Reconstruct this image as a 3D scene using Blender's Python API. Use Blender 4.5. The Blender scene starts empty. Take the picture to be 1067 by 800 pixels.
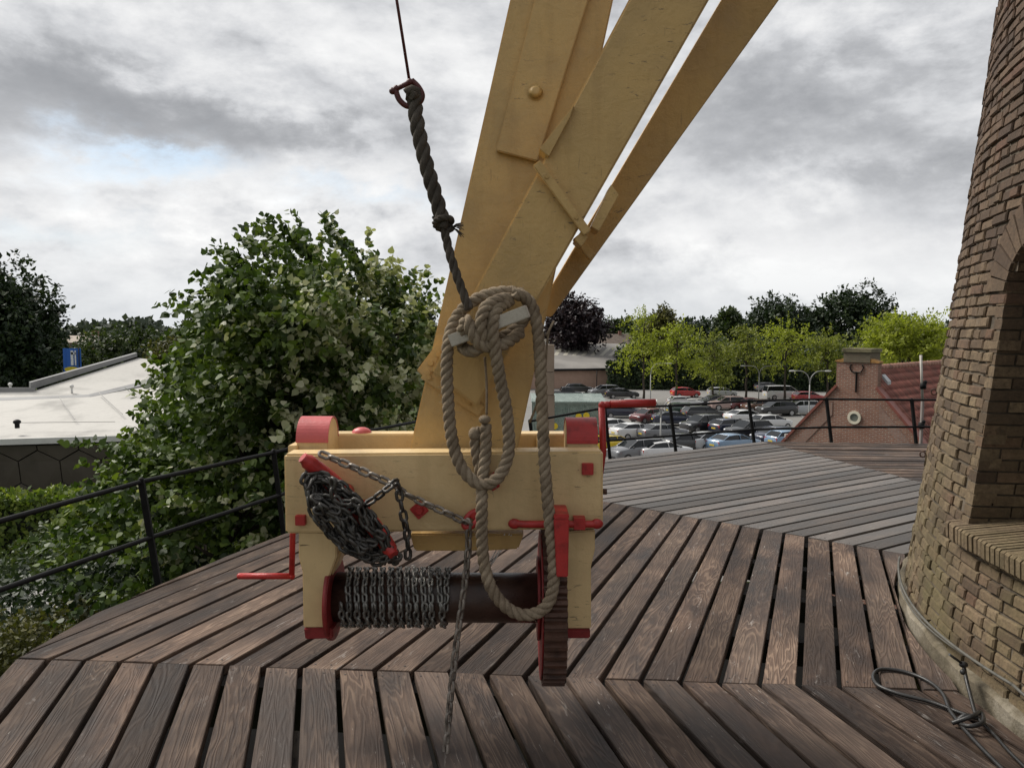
import bpy, bmesh, math, random
import numpy as np
from mathutils import Vector, Matrix

SC = bpy.context.scene
COL = SC.collection
R = math.radians
random.seed(5)
rng = np.random.default_rng(11)

# ------------------------------------------------------------------ camera
F, PITCH, ROLL = 797.6, .0731, .00424
CX, CY, EYE = 533.5, 400., 1.6
GZ = -8.5                                             # street level below the mill stage
cam = bpy.data.cameras.new('camera'); camo = bpy.data.objects.new('camera', cam); COL.objects.link(camo)
cam.sensor_width = 36; cam.sensor_fit = 'HORIZONTAL'; cam.lens = F / 1067 * 36
cam.clip_start = .05; cam.clip_end = 6000
_f = Vector((0, math.cos(PITCH), -math.sin(PITCH))); _u = Vector((0, math.sin(PITCH), math.cos(PITCH))); _r = Vector((1, 0, 0))
_c, _s = math.cos(ROLL), math.sin(ROLL)
_rr = _r * _c + _u * _s; _uu = _u * _c - _r * _s
camo.matrix_world = Matrix(((_rr.x, _uu.x, -_f.x, 0), (_rr.y, _uu.y, -_f.y, 0), (_rr.z, _uu.z, -_f.z, EYE), (0, 0, 0, 1)))
SC.camera = camo

def ray(u, v):
    return _f + _rr * ((u - CX) / F) - _uu * ((v - CY) / F)
def P(u, v, y):
    "point at depth y metres that the survey sees at (u, v)"
    r = ray(u, v); return Vector((0, 0, EYE)) + r * (y / r.y)
def G(u, v, z=GZ):
    r = ray(u, v); return Vector((0, 0, EYE)) + r * ((z - EYE) / r.z)

# ------------------------------------------------------------------ render / view
SC.render.engine = 'CYCLES'
SC.view_settings.view_transform = 'Standard'; SC.view_settings.look = 'None'
SC.view_settings.exposure = 0.12; SC.view_settings.gamma = 1
SC.cycles.max_bounces = 6; SC.cycles.diffuse_bounces = 3; SC.cycles.transparent_max_bounces = 8

# ------------------------------------------------------------------ sun
SUN_EL, SUN_AZ = R(48), R(-62)        # azimuth from +y (into the picture) towards +x; negative is left
sl = bpy.data.lights.new('sun', 'SUN'); so = bpy.data.objects.new('sun', sl); COL.objects.link(so)
sl.energy = 3.7; sl.angle = R(26); sl.color = (1, .95, .87)
sd = Vector((math.sin(SUN_AZ) * math.cos(SUN_EL), math.cos(SUN_AZ) * math.cos(SUN_EL), math.sin(SUN_EL)))
so.rotation_euler = sd.to_track_quat('Z', 'Y').to_euler()

# ------------------------------------------------------------------ node helpers
class NT:
    def __init__(s, tree): s.t = tree; s.n = tree.nodes; s.l = tree.links
    def node(s, t, **k):
        n = s.n.new(t)
        for a, b in k.items(): setattr(n, a, b)
        return n
    def put(s, sock, v):
        if hasattr(v, 'is_output'): s.l.new(v, sock)
        else: sock.default_value = v
    def math(s, op, a, b=0., c=None, clamp=False):
        n = s.node('ShaderNodeMath', operation=op, use_clamp=clamp)
        s.put(n.inputs[0], a); s.put(n.inputs[1], b)
        if c is not None: s.put(n.inputs[2], c)
        return n.outputs[0]
    def noise(s, vec, scale, detail=4, rough=.55, dist=0.):
        n = s.node('ShaderNodeTexNoise'); s.put(n.inputs['Vector'], vec)
        n.inputs['Scale'].default_value = scale; n.inputs['Detail'].default_value = detail
        n.inputs['Roughness'].default_value = rough; n.inputs['Distortion'].default_value = dist
        return n.outputs['Fac']
    def ramp(s, fac, stops, interp='LINEAR'):
        n = s.node('ShaderNodeValToRGB'); s.put(n.inputs[0], fac); e = n.color_ramp.elements; n.color_ramp.interpolation = interp
        while len(e) < len(stops): e.new(.5)
        for i, (p, c) in enumerate(stops):
            e[i].position = p; e[i].color = (c if len(c) == 4 else (*c, 1)) if not isinstance(c, (int, float)) else (c, c, c, 1)
        return n.outputs['Color']
    def mix(s, fac, a, b, mode='MIX'):
        n = s.node('ShaderNodeMix', data_type='RGBA', blend_type=mode)
        s.put(n.inputs[0], fac)
        for q, v in ((n.inputs[6], a), (n.inputs[7], b)):
            if isinstance(v, tuple) and len(v) == 3: v = (*v, 1)
            s.put(q, v)
        return n.outputs[2]
    def maprange(s, v, a, b, c=0., d=1.):
        n = s.node('ShaderNodeMapRange'); s.put(n.inputs[0], v)
        for i, q in enumerate((a, b, c, d)): n.inputs[i + 1].default_value = q
        return n.outputs[0]
    def mapping(s, vec, scale=(1, 1, 1), loc=(0, 0, 0)):
        n = s.node('ShaderNodeMapping'); s.put(n.inputs[0], vec); n.inputs['Scale'].default_value = scale; n.inputs['Location'].default_value = loc
        return n.outputs[0]
    def attr(s, name, out='Fac'):
        n = s.node('ShaderNodeAttribute'); n.attribute_name = name; return n.outputs[out]
    def obj(s): return s.node('ShaderNodeTexCoord').outputs['Object']
    def bump(s, h, strength=.3, dist=.01):
        n = s.node('ShaderNodeBump'); s.put(n.inputs['Height'], h); n.inputs['Strength'].default_value = strength; n.inputs['Distance'].default_value = dist
        return n.outputs[0]

def material(name):
    m = bpy.data.materials.new(name); m.use_nodes = True
    t = NT(m.node_tree); b = t.n['Principled BSDF']
    return m, t, b

def paint(name, col, rough=.5, var=.12, dirt=.25, scale=6., bump=.12, metallic=0., chips=None):
    "painted or plain surface with slight colour drift, grime specks and unevenness"
    m, t, b = material(name); o = t.obj()
    n1 = t.noise(o, scale, 5); n2 = t.noise(o, scale * 9, 4, .65)
    dark = tuple(c * (1 - dirt * 1.6) for c in col); lite = tuple(min(1, c * (1 + var)) for c in col)
    c = t.ramp(n1, [(.28, dark), (.46, col), (.72, lite)])
    c = t.mix(t.maprange(n2, .52, .75, 0, dirt), c, tuple(x * .45 for x in col))
    if chips:
        ch = t.math('MULTIPLY', t.maprange(t.noise(o, scale * 3.1, 6, .7), .66, .70), t.maprange(n1, .45, .6))
        c = t.mix(ch, c, chips)
    t.put(b.inputs['Base Color'], c); b.inputs['Roughness'].default_value = rough; b.inputs['Metallic'].default_value = metallic
    if bump: t.put(b.inputs['Normal'], t.bump(t.math('ADD', n2, t.math('MULTIPLY', n1, .6)), bump, .01))
    return m

# ------------------------------------------------------------------ sky
W = bpy.data.worlds.new('World'); SC.world = W; W.use_nodes = True
def build_sky():
    t = NT(W.node_tree); bg = t.n['Background']
    sky = t.node('ShaderNodeTexSky', sky_type='NISHITA'); sky.sun_disc = False
    sky.sun_elevation = SUN_EL; sky.sun_rotation = SUN_AZ
    d = t.node('ShaderNodeTexCoord').outputs['Generated']
    sp = t.node('ShaderNodeSeparateXYZ'); t.put(sp.inputs[0], d); x, y, z = sp.outputs
    zc = t.math('ADD', t.math('MAXIMUM', z, 0.), .16)
    cb = t.node('ShaderNodeCombineXYZ'); t.put(cb.inputs[0], t.math('DIVIDE', x, zc)); t.put(cb.inputs[1], t.math('DIVIDE', y, zc)); cb.inputs[2].default_value = 3.7
    cp = cb.outputs[0]
    big = t.noise(cp, .62, 7, .55, .25); fine = t.noise(cp, 1.9, 9, .6, .3)
    fl = t.mapping(d, (1, 1, 1.9)); fup = t.mapping(d, (1, 1, 1.9), (.012, 0, .055))
    puff = t.noise(fl, 3.4, 10, .60, .12); puffu = t.noise(fup, 3.4, 10, .60, .12); puff2 = t.noise(t.mapping(d, (1, 1, 2.0), (4, 2, 1)), 11., 9, .60, .1); puff2u = t.noise(t.mapping(d, (1, 1, 2.0), (4.004, 2, 1.018)), 11., 9, .60, .1)
    relief = t.math('ADD', t.math('MULTIPLY', t.math('SUBTRACT', puff, puffu), 1.35), t.math('MULTIPLY', t.math('SUBTRACT', puff2, puff2u), .34))
    warp = t.math('MULTIPLY', t.math('SUBTRACT', puff, .5), .30); warp2 = t.math('MULTIPLY', t.math('SUBTRACT', puff2, .5), .30)
    az = t.math('ADD', t.math('ARCTAN2', x, y), warp2)
    el = t.math('ADD', t.math('ARCSINE', z), warp)
    def blob(u, v, su, sv):
        r = ray(u, v).normalized(); a0 = math.atan2(r.x, r.y); e0 = math.asin(r.z)
        qa = t.math('POWER', t.math('ABSOLUTE', t.math('DIVIDE', t.math('SUBTRACT', az, a0), su / F)), 2.)
        qe = t.math('POWER', t.math('ABSOLUTE', t.math('DIVIDE', t.math('SUBTRACT', el, e0), sv / F)), 2.)
        return t.math('POWER', 2.718, t.math('MULTIPLY', t.math('ADD', qa, qe), -1.))
    s = t.math('ADD', t.math('MULTIPLY', big, .22), t.math('ADD', t.math('MULTIPLY', puff, .58), t.math('MULTIPLY', puff2, .20)))
    s = t.math('ADD', t.maprange(s, .37, .63, .24, .86), relief)
    for (u, v, su, sv, w) in [(90, 128, 190, 34, -.38), (290, 150, 120, 26, -.30), (60, 40, 130, 30, -.06), (470, 130, 60, 50, -.1),
                              (240, 205, 150, 30, .34), (30, 100, 60, 25, -.1), (90, 262, 160, 30, .12), (330, 25, 110, 25, .12), (400, 190, 60, 50, .25),
                              (850, 70, 150, 62, -.30), (760, 130, 90, 40, -.22), (960, 190, 120, 34, -.30), (1000, 40, 110, 40, -.1),
                              (700, 245, 180, 22, .22), (900, 262, 160, 20, .24), (860, 180, 60, 22, .18), (690, 120, 40, 60, .10), (640, 310, 300, 20, .08), (210, 75, 90, 22, .05)]:
        s = t.math('ADD', s, t.math('MULTIPLY', blob(u, v, su, sv), w))
    cloud = t.ramp(t.maprange(s, -.35, 1.05), [(.0, (2.9, 3.0, 3.2)), (.25, (3.7, 3.8, 4.0)), (.42, (4.6, 4.7, 4.9)), (.58, (6.1, 6.2, 6.4)), (.74, (7.5, 7.55, 7.65)), (.88, (8.4, 8.42, 8.45)), (1., (9.3, 9.3, 9.25))])
    blue = t.math('ADD', t.math('MULTIPLY', blob(160, 178, 66, 12), .85), t.math('ADD', t.math('MULTIPLY', blob(30, 232, 70, 14), .45), t.math('MULTIPLY', blob(385, 215, 60, 9), .35)))
    blue = t.math('MULTIPLY', blue, t.maprange(puff, .42, .60, 1, .25), clamp=True)
    skyc = t.mix(1., sky.outputs[0], (1.6, 1.6, 1.6), 'MULTIPLY')
    skyc = t.mix(.55, skyc, (6.0, 7.1, 7.9))
    c = t.mix(blue, cloud, skyc)
    hz = t.maprange(z, .0, .10, .75, 0.)
    c = t.mix(hz, c, (6.8, 7.05, 7.25))
    c = t.mix(t.maprange(y, -.45, .15, .42, 0.), c, (1.6, 1.7, 1.9))          # unseen sky behind the viewer darkened to deepen the shading
    c = t.mix(t.maprange(z, -.12, -.01, 1., 0.), c, (1.0, 1.0, .9))
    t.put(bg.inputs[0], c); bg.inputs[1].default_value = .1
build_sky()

# ------------------------------------------------------------------ object helpers
def link(name, me, mat=None, parent=None):
    o = bpy.data.objects.new(name, me); COL.objects.link(o)
    if mat is not None:
        for q in (mat if isinstance(mat, (list, tuple)) else [mat]): me.materials.append(q)
    if parent: o.parent = parent
    return o
def thing(name, label, cat, loc=(0, 0, 0), rz=0., group=None):
    o = bpy.data.objects.new(name, None); COL.objects.link(o); o.location = loc; o.rotation_euler = (0, 0, rz)
    o.empty_display_size = .2
    return tag(o, label, cat, group)
def tag(o, label=None, cat=None, group=None, kind=None):
    for k, v in (('label', label), ('category', cat), ('group', group), ('kind', kind)):
        if v: o[k] = v
    return o
def to_local(o, parent):
    "mesh was built in world space: shift it into the frame of a parent Empty that has only a location"
    o.parent = parent; o.data.transform(Matrix.Translation(-Vector(parent.location))); return o
def kids(o):
    return [c for c in bpy.data.objects if c.parent == o]
def copy_tree(o, parent=None):
    c = o.copy(); COL.objects.link(c)
    if parent: c.parent = parent
    for ch in kids(o): copy_tree(ch, c)
    return c

class MB:
    "collects shapes into ONE mesh"
    def __init__(s): s.bm = bmesh.new()
    def face(s, pts, mi=0):
        vs = [s.bm.verts.new(p) for p in pts]
        f = s.bm.faces.new(vs); f.material_index = mi; return f
    def hull(s, a, b, mi=0):
        "prism between two equal rings"
        n = len(a); va = [s.bm.verts.new(p) for p in a]; vb = [s.bm.verts.new(p) for p in b]; fs = []
        fs.append(s.bm.faces.new(va)); fs.append(s.bm.faces.new(vb[::-1]))
        for i in range(n):
            j = (i + 1) % n; fs.append(s.bm.faces.new((va[j], va[i], vb[i], vb[j])))
        for f in fs: f.material_index = mi
        return fs
    def box(s, a, b, mi=0):
        (x0, y0, z0), (x1, y1, z1) = a, b
        return s.hull([(x0, y0, z0), (x1, y0, z0), (x1, y1, z0), (x0, y1, z0)], [(x0, y0, z1), (x1, y0, z1), (x1, y1, z1), (x0, y1, z1)], mi)
    def prism(s, px, y0, y1, mi=0):
        "outline surveyed at depth y0, straight back to y1"
        a = [P(u, v, y0) for u, v in px]; b = [Vector((p.x, y1, p.z)) for p in a]
        return s.hull(a, b, mi)
    def slab(s, quad, off, mi=0):
        a = [Vector(q) for q in quad]; return s.hull(a, [q + Vector(off) for q in a], mi)
    def bar(s, a, b, w, d, up=(0, 0, 1), mi=0):
        a = Vector(a); b = Vector(b); t = (b - a).normalized(); x = t.cross(Vector(up))
        if x.length < 1e-4: x = t.cross(Vector((0, 1, 0)))
        x.normalize(); y = x.cross(t)
        x *= w / 2; y *= d / 2
        return s.hull([a - x - y, a + x - y, a + x + y, a - x + y], [b - x - y, b + x - y, b + x + y, b - x + y], mi)
    def tube(s, pts, rad, n=10, mi=0, closed=False, cap=True):
        pts = [Vector(p) for p in pts]; N = len(pts)
        rad = rad if hasattr(rad, '__len__') else [rad] * N
        rings = []; x = None
        for i, p in enumerate(pts):
            t = (pts[(i + 1) % N] - pts[i - 1]) if (closed or 0 < i < N - 1) else (pts[1] - pts[0] if i == 0 else pts[-1] - pts[-2])
            t.normalize()
            if x is None:
                x = t.cross(Vector((0, 0, 1)))
                if x.length < .05: x = t.cross(Vector((0, 1, 0)))
            x = (x - t * x.dot(t)).normalized(); y = t.cross(x)
            rings.append([s.bm.verts.new(p + (x * math.cos(2 * math.pi * k / n) + y * math.sin(2 * math.pi * k / n)) * rad[i]) for k in range(n)])
        for i in range(N if closed else N - 1):
            a, b = rings[i], rings[(i + 1) % N]
            for k in range(n):
                f = s.bm.faces.new((a[k], a[(k + 1) % n], b[(k + 1) % n], b[k])); f.smooth = True; f.material_index = mi
        if not closed and cap:
            s.bm.faces.new(rings[0][::-1]).material_index = mi; s.bm.faces.new(rings[-1]).material_index = mi
    def cyl(s, a, b, r, n=24, r2=None, mi=0):
        s.tube([a, b], [r, r if r2 is None else r2], n, mi)
    def ball(s, c, r, sc=(1, 1, 1), mi=0, seg=12):
        ret = bmesh.ops.create_uvsphere(s.bm, u_segments=seg, v_segments=max(6, seg // 2 + 2), radius=r, matrix=Matrix.Translation(c) @ Matrix.Diagonal((*sc, 1)))
        for v in ret['verts']:
            for f in v.link_faces: f.smooth = True; f.material_index = mi
    def done(s, name, mat=None, parent=None, bevel=0., seg=2, jitter=0.):
        bmesh.ops.recalc_face_normals(s.bm, faces=s.bm.faces[:])
        if bevel: bmesh.ops.bevel(s.bm, geom=[e for e in s.bm.edges if len(e.link_faces) == 2 and e.calc_face_angle(0) > .6], offset=bevel, segments=seg, affect='EDGES', clamp_overlap=True)
        me = bpy.data.meshes.new(name); s.bm.to_mesh(me); s.bm.free()
        o = link(name, me, mat)
        if parent: to_local(o, parent)
        return o

def poly_mesh(name, verts, k, mat, rnd=None, smooth=False):
    "N separate k-gons from an (N*k, 3) array, one random number per face"
    verts = np.asarray(verts, dtype=np.float32); N = len(verts) // k
    me = bpy.data.meshes.new(name); me.vertices.add(N * k); me.vertices.foreach_set('co', verts.ravel())
    me.loops.add(N * k); me.loops.foreach_set('vertex_index', np.arange(N * k, dtype=np.int32))
    me.polygons.add(N); me.polygons.foreach_set('loop_start', np.arange(0, N * k, k, dtype=np.int32))
    me.polygons.foreach_set('loop_total', np.full(N, k, dtype=np.int32))
    me.update(calc_edges=True)
    a = me.attributes.new('rnd', 'FLOAT', 'FACE'); a.data.foreach_set('value', np.asarray(rng.random(N) if rnd is None else rnd, dtype=np.float32))
    return link(name, me, mat)

def catmull(pts, n=12, closed=False):
    pts = [Vector(p) for p in pts]; N = len(pts); out = []
    for i in range(N if closed else N - 1):
        if closed: p0, p1, p2, p3 = pts[i - 1], pts[i], pts[(i + 1) % N], pts[(i + 2) % N]
        else: p0, p1, p2, p3 = pts[max(i - 1, 0)], pts[i], pts[i + 1], pts[min(i + 2, N - 1)]
        for k in range(n):
            t = k / n
            out.append(.5 * (2 * p1 + (p2 - p0) * t + (2 * p0 - 5 * p1 + 4 * p2 - p3) * t * t + (3 * p1 - p0 - 3 * p2 + p3) * t ** 3))
    if not closed: out.append(pts[-1])
    return out
def resample(pts, step):
    a = np.array([tuple(p) for p in pts]); L = np.r_[0, np.cumsum(np.linalg.norm(np.diff(a, axis=0), axis=1))]
    s = np.linspace(0, L[-1], max(2, int(round(L[-1] / step)) + 1))
    return np.stack([np.interp(s, L, a[:, i]) for i in range(3)], 1)
def frames(p):
    t = np.gradient(p, axis=0); t /= np.linalg.norm(t, axis=1)[:, None] + 1e-9
    x = np.zeros_like(p); v = np.cross(t[0], [0, 0, 1.]); v = v if np.linalg.norm(v) > .1 else np.cross(t[0], [0, 1., 0]); x[0] = v / np.linalg.norm(v)
    for i in range(1, len(p)):
        v = x[i - 1] - t[i] * (x[i - 1] @ t[i]); x[i] = v / np.linalg.norm(v)
    return t, x, np.cross(t, x)
def rope_into(mb, pts, rad, pitch=None, strands=3, n=8, fuzz=0.):
    "laid rope: three helical strands round the path"
    pitch = pitch or rad * 6.5; p = resample(pts, rad * .35); t, x, y = frames(p)
    s = np.arange(len(p)) * rad * .35; sr = rad * .53
    for k in range(strands):
        a = 2 * math.pi * (s / pitch + k / strands)
        q = p + (x * np.cos(a)[:, None] + y * np.sin(a)[:, None]) * (rad - sr)
        mb.tube([Vector(v) for v in q], sr, n)
def chain_into(mb, pts, L, w, r, jit=.0, seed=1, mi=0):
    "links of outer length L and width w bent from wire of radius r"
    rd = random.Random(seed); pitch = L - 2 * r * 1.05; p = resample(pts, pitch); t, x, y = frames(p)
    prof = []; hw, hl = w / 2 - r, L / 2 - w / 2
    for k in range(12):
        a = 2 * math.pi * (k + .5) / 12; prof.append((hw * math.cos(a), hw * math.sin(a) + (hl if math.sin(a) > 0 else -hl)))
    for i in range(len(p)):
        ang = (math.pi / 4 + (i % 2) * math.pi / 2) + rd.uniform(-jit, jit)
        sx = Vector(x[i]) * math.cos(ang) + Vector(y[i]) * math.sin(ang); tt = Vector(t[i]); c = Vector(p[i])
        mb.tube([c + sx * a + tt * b for a, b in prof], r, 6, mi, closed=True)

# ------------------------------------------------------------------ materials
def wood_deck():
    m, t, b = material('weathered deck board')
    uv = t.node('ShaderNodeUVMap').outputs[0]; rnd = t.attr('rnd')
    off = t.node('ShaderNodeCombineXYZ'); t.put(off.inputs[2], t.math('MULTIPLY', rnd, 40.))
    vadd = t.node('ShaderNodeVectorMath', operation='ADD'); t.put(vadd.inputs[0], uv); t.put(vadd.inputs[1], off.outputs[0]); v = vadd.outputs[0]
    # cathedral grain: contour lines of a field stretched along the board
    fld = t.noise(t.mapping(v, (.75, 7.5, 1)), 1., 3., .5, .35)
    rings = t.math('SINE', t.math('MULTIPLY', fld, 120.))
    ringm = t.maprange(rings, .15, .95)
    fine = t.noise(t.mapping(v, (3.5, 120, 1)), 1., 5, .7)
    patch = t.noise(t.mapping(v, (1.6, 4., 1)), 1., 5, .6); wear = t.noise(t.mapping(v, (5, 22, 1)), 1., 6, .7, .6)
    a = t.ramp(patch, [(.30, (.012, .007, .005)), (.43, (.045, .0255, .0165)), (.55, (.098, .058, .037)), (.74, (.155, .104, .072))])
    c = t.mix(t.math('MULTIPLY', t.maprange(fine, .35, .68, .0, .75), .8), a, (.032, .022, .018))
    c = t.mix(t.math('MULTIPLY', ringm, t.math('MULTIPLY', t.maprange(patch, .34, .62, .02, .52), t.maprange(t.noise(t.mapping(v, (1.1, 3, 1), (5, 1, 0)), 1., 3), .42, .58, .15, 1.))), c, (.25, .165, .108))
    c = t.mix(t.math('MULTIPLY', t.maprange(wear, .60, .69), t.maprange(t.noise(uv, 1.4, 4), .42, .66, 0, .8)), c, (.30, .27, .245))
    c = t.mix(t.maprange(t.noise(uv, .8, 5, .6), .42, .62, 0, .7), c, (.019, .0125, .0095))
    g = t.attr('grey'); c = t.mix(t.math('MULTIPLY', g, .65), c, (.128, .124, .120))  # sky sheen on the far sector painted in as grey
    flk = t.noise(t.mapping(v, (9, 75, 1)), 1., 5, .75, .8); c = t.mix(t.math('MULTIPLY', t.maprange(flk, .63, .70), t.maprange(t.noise(v, 2.3, 4), .48, .60, 0, .85)), c, (.40, .36, .32))
    br = t.maprange(rnd, 0, 1, .75, 1.75)
    hs = t.node('ShaderNodeHueSaturation'); hs.inputs['Saturation'].default_value = .88; t.put(hs.inputs['Value'], br); t.put(hs.inputs['Color'], c)
    t.put(b.inputs['Base Color'], hs.outputs[0])
    t.put(b.inputs['Roughness'], t.maprange(patch, .3, .7, .6, .85)); b.inputs['Specular IOR Level'].default_value = .28
    h = t.math('ADD', t.math('MULTIPLY', rings, .4), t.math('ADD', t.math('MULTIPLY', fine, .9), wear))
    t.put(b.inputs['Normal'], t.bump(h, .55, .004))
    return m
def yellow(name, col, streak=.2):
    m, t, b = material(name); o = t.obj()
    n1 = t.noise(o, 3.2, 5, .6); n2 = t.noise(o, 60, 5, .7); n3 = t.noise(t.mapping(o, (9, 9, 1.1)), 1.6, 5, .6); n4 = t.noise(o, 14, 6, .75, .5)
    c = t.ramp(n1, [(.3, tuple(x * .80 for x in col)), (.5, col), (.7, tuple(min(1, x * 1.12) for x in col))])
    c = t.mix(t.maprange(n3, .52, .74, 0, streak), c, tuple(x * q for x, q in zip(col, (.55, .47, .36))))
    c = t.mix(t.maprange(n4, .66, .73, 0, .55), c, tuple(x * q for x, q in zip(col, (.40, .32, .24))))
    c = t.mix(t.maprange(n2, .68, .78, 0, .4), c, (.10, .07, .04))
    axis = (1.2, 14, 14) if 'cream' in name else (14, 14, 1.4)
    crack = t.noise(t.mapping(o, axis), 4., 6, .7, .3); c = t.mix(t.math('MULTIPLY', t.maprange(crack, .635, .665), t.maprange(n1, .42, .55, 0, 1. if 'cream' in name else .35)), c, (.16, .105, .055))
    scuff = t.math('MULTIPLY', t.maprange(t.noise(t.mapping(o, (6, 9, 22)), 2.2, 7, .75, .6), .60, .65), t.maprange(t.noise(o, 1.6, 3), .48, .58)); c = t.mix(t.math('MULTIPLY', scuff, .8), c, (.12, .085, .055))
    t.put(b.inputs['Base Color'], c); t.put(b.inputs['Roughness'], t.maprange(n1, .3, .7, .36, .6))
    t.put(b.inputs['Normal'], t.bump(t.math('ADD', t.math('MULTIPLY', n4, .7), t.math('MULTIPLY', t.noise(o, 35, 4), .4)), .55 if 'ochre' in name else .32, .014))
    return m
M = {}
M['deck'] = wood_deck()
M['cream'] = yellow('cream yellow paint', (.66, .485, .25), .24)
M['ochre'] = yellow('ochre yellow paint', (.56, .37, .142), .28)
M['ochre_dark'] = yellow('aged ochre paint', (.50, .32, .115), .3)
M['red'] = paint('red paint', (.42, .028, .026), .42, .15, .3, 18, .2, chips=(.10, .05, .04))
M['reddark'] = paint('dark red paint', (.215, .018, .018), .5, .2, .4, 14, .2, chips=(.05, .03, .025))
M['redpale'] = paint('pale red paint', (.50, .10, .10), .4, .15, .15, 10, .1, chips=(.55, .3, .27))  # paler red for the left bearing cap and the bolt head
M['black'] = paint('black iron', (.009, .009, .0095), .62, .3, .3, 20, .15)
M['black'].node_tree.nodes['Principled BSDF'].inputs['Specular IOR Level'].default_value = .18
M['rust'] = paint('rusted iron', (.075, .035, .022), .6, .5, .4, 16, .3)
M['drum'] = paint('dark drum iron', (.045, .024, .017), .38, .5, .4, 9, .2)
M['chain'] = paint('worn chain steel', (.20, .195, .18), .38, .35, .55, 25, .2, metallic=.5)
M['chainrust'] = paint('brownish chain steel', (.23, .20, .17), .42, .4, .5, 20, .2, metallic=.35)
M['chaindark'] = paint('dark chain steel', (.075, .070, .064), .42, .4, .6, 20, .2, metallic=.5)
M['shackle'] = paint('dark red shackle', (.085, .014, .013), .45, .3, .4, 25, .2)
M['peg'] = paint('bare grey wood', (.50, .46, .39), .75, .1, .3, 14, .3)
def rope_mat(name, col, dark):
    m, t, b = material(name); o = t.obj(); n1 = t.noise(o, 14, 5, .65); n2 = t.noise(o, 260, 4, .7)
    c = t.ramp(n1, [(.3, dark), (.6, col)]); c = t.mix(t.maprange(n2, .5, .72, 0, .6), c, tuple(x * .35 for x in dark))
    t.put(b.inputs['Base Color'], c); b.inputs['Roughness'].default_value = .95; b.inputs['Specular IOR Level'].default_value = .1
    t.put(b.inputs['Normal'], t.bump(n2, .9, .003)); return m
M['rope'] = rope_mat('hemp rope', (.335, .27, .195), (.17, .13, .09))
M['ropedark'] = rope_mat('tarred rope', (.115, .10, .085), (.055, .047, .04))
def leaf_mat(name, stops, trans=.35, rough=.5):
    m, t, b = material(name); r = t.attr('rnd'); c = t.ramp(r, stops)
    t.put(b.inputs['Base Color'], c); b.inputs['Roughness'].default_value = rough; b.inputs['Specular IOR Level'].default_value = .35
    tr = t.node('ShaderNodeBsdfTranslucent'); t.put(tr.inputs[0], t.mix(1., c, (1.1, 1.2, .5), 'MULTIPLY'))
    mx = t.node('ShaderNodeMixShader'); mx.inputs[0].default_value = trans
    t.l.new(b.outputs[0], mx.inputs[1]); t.l.new(tr.outputs[0], mx.inputs[2]); t.l.new(mx.outputs[0], t.n['Material Output'].inputs[0])
    return m
M['linden'] = leaf_mat('lime leaves', [(0, (.022, .042, .010)), (.3, (.060, .100, .018)), (.62, (.145, .195, .038)), (.72, (.34, .36, .20)), (1., (.60, .59, .42))], .26)
M['lime2'] = leaf_mat('fresh green leaves', [(0, (.045, .075, .012)), (.6, (.115, .165, .026)), (1, (.25, .29, .06))])
M['dark'] = leaf_mat('dark green leaves', [(0, (.010, .020, .009)), (.6, (.024, .042, .016)), (1, (.06, .085, .03))], .2)
M['mid'] = leaf_mat('mid green leaves', [(0, (.018, .032, .010)), (.6, (.046, .070, .020)), (1, (.10, .125, .035))], .25)
M['bright'] = leaf_mat('bright yellow green leaves', [(0, (.10, .115, .017)), (.5, (.25, .285, .036)), (1, (.44, .46, .08))], .5)
M['bright2'] = leaf_mat('olive yellow green leaves', [(0, (.07, .088, .016)), (.5, (.175, .20, .034)), (1, (.32, .33, .075))], .42)
M['purple'] = leaf_mat('dark purple leaves', [(0, (.010, .006, .009)), (.6, (.022, .012, .016)), (1, (.05, .028, .032))], .15)
M['olive'] = leaf_mat('olive leaves', [(0, (.045, .05, .014)), (.6, (.10, .10, .028)), (1, (.17, .155, .05))], .25)
M['core'] = paint('shaded twigs', (.012, .016, .008), .95)
M['bark'] = paint('tree bark', (.055, .042, .032), .9, .3, .5, 8, .6)

# ------------------------------------------------------------------ ground, car park, path
def ground_mat(name, a, b_, sc, rough=.95, extra=None):
    m, t, b = material(name); o = t.obj(); n = t.noise(o, sc, 8, .65); n2 = t.noise(o, sc * 18, 4, .7)
    c = t.ramp(n, [(.32, a), (.68, b_)]); c = t.mix(t.maprange(n2, .4, .75, 0, .35), c, tuple(x * .6 for x in a))
    t.put(b.inputs['Base Color'], c); b.inputs['Roughness'].default_value = rough; b.inputs['Specular IOR Level'].default_value = .12; return m
M['grass'] = ground_mat('field grass', (.035, .055, .016), (.07, .085, .028), .05)
M['tarmac'] = ground_mat('car park tarmac', (.19, .185, .175), (.27, .262, .25), .09, .85)
M['paving'] = ground_mat('grey paving', (.24, .235, .225), (.33, .32, .305), .8, .85)
def sheet(name, pts, z, mat, label=None):
    mb = MB(); mb.face([(x, y, z) for x, y in pts]); o = mb.done(name, mat)
    return tag(o, kind='structure')
sheet('ground', [(-3000, -600), (3000, -600), (3000, 4000), (-3000, 4000)], GZ, M['grass'])
sheet('car_park', [(-6, 30), (38, 30), (62, 118), (44, 131), (-4, 131)], GZ + .02, M['tarmac'])
sheet('path', [(-40, 26.5), (-10, 25.5), (-10, 28.6), (-40, 30.2)], GZ + .02, M['paving'])
sheet('yard_shade', [(-9, -20), (32, -20), (32, 29.9), (-9, 29.9)], GZ + .012, ground_mat('soil painted as deck shade', (.003, .0027, .0022), (.005, .0045, .004), .6))  # near-black sheet: the shade below the deck gaps, put into the colour
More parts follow.
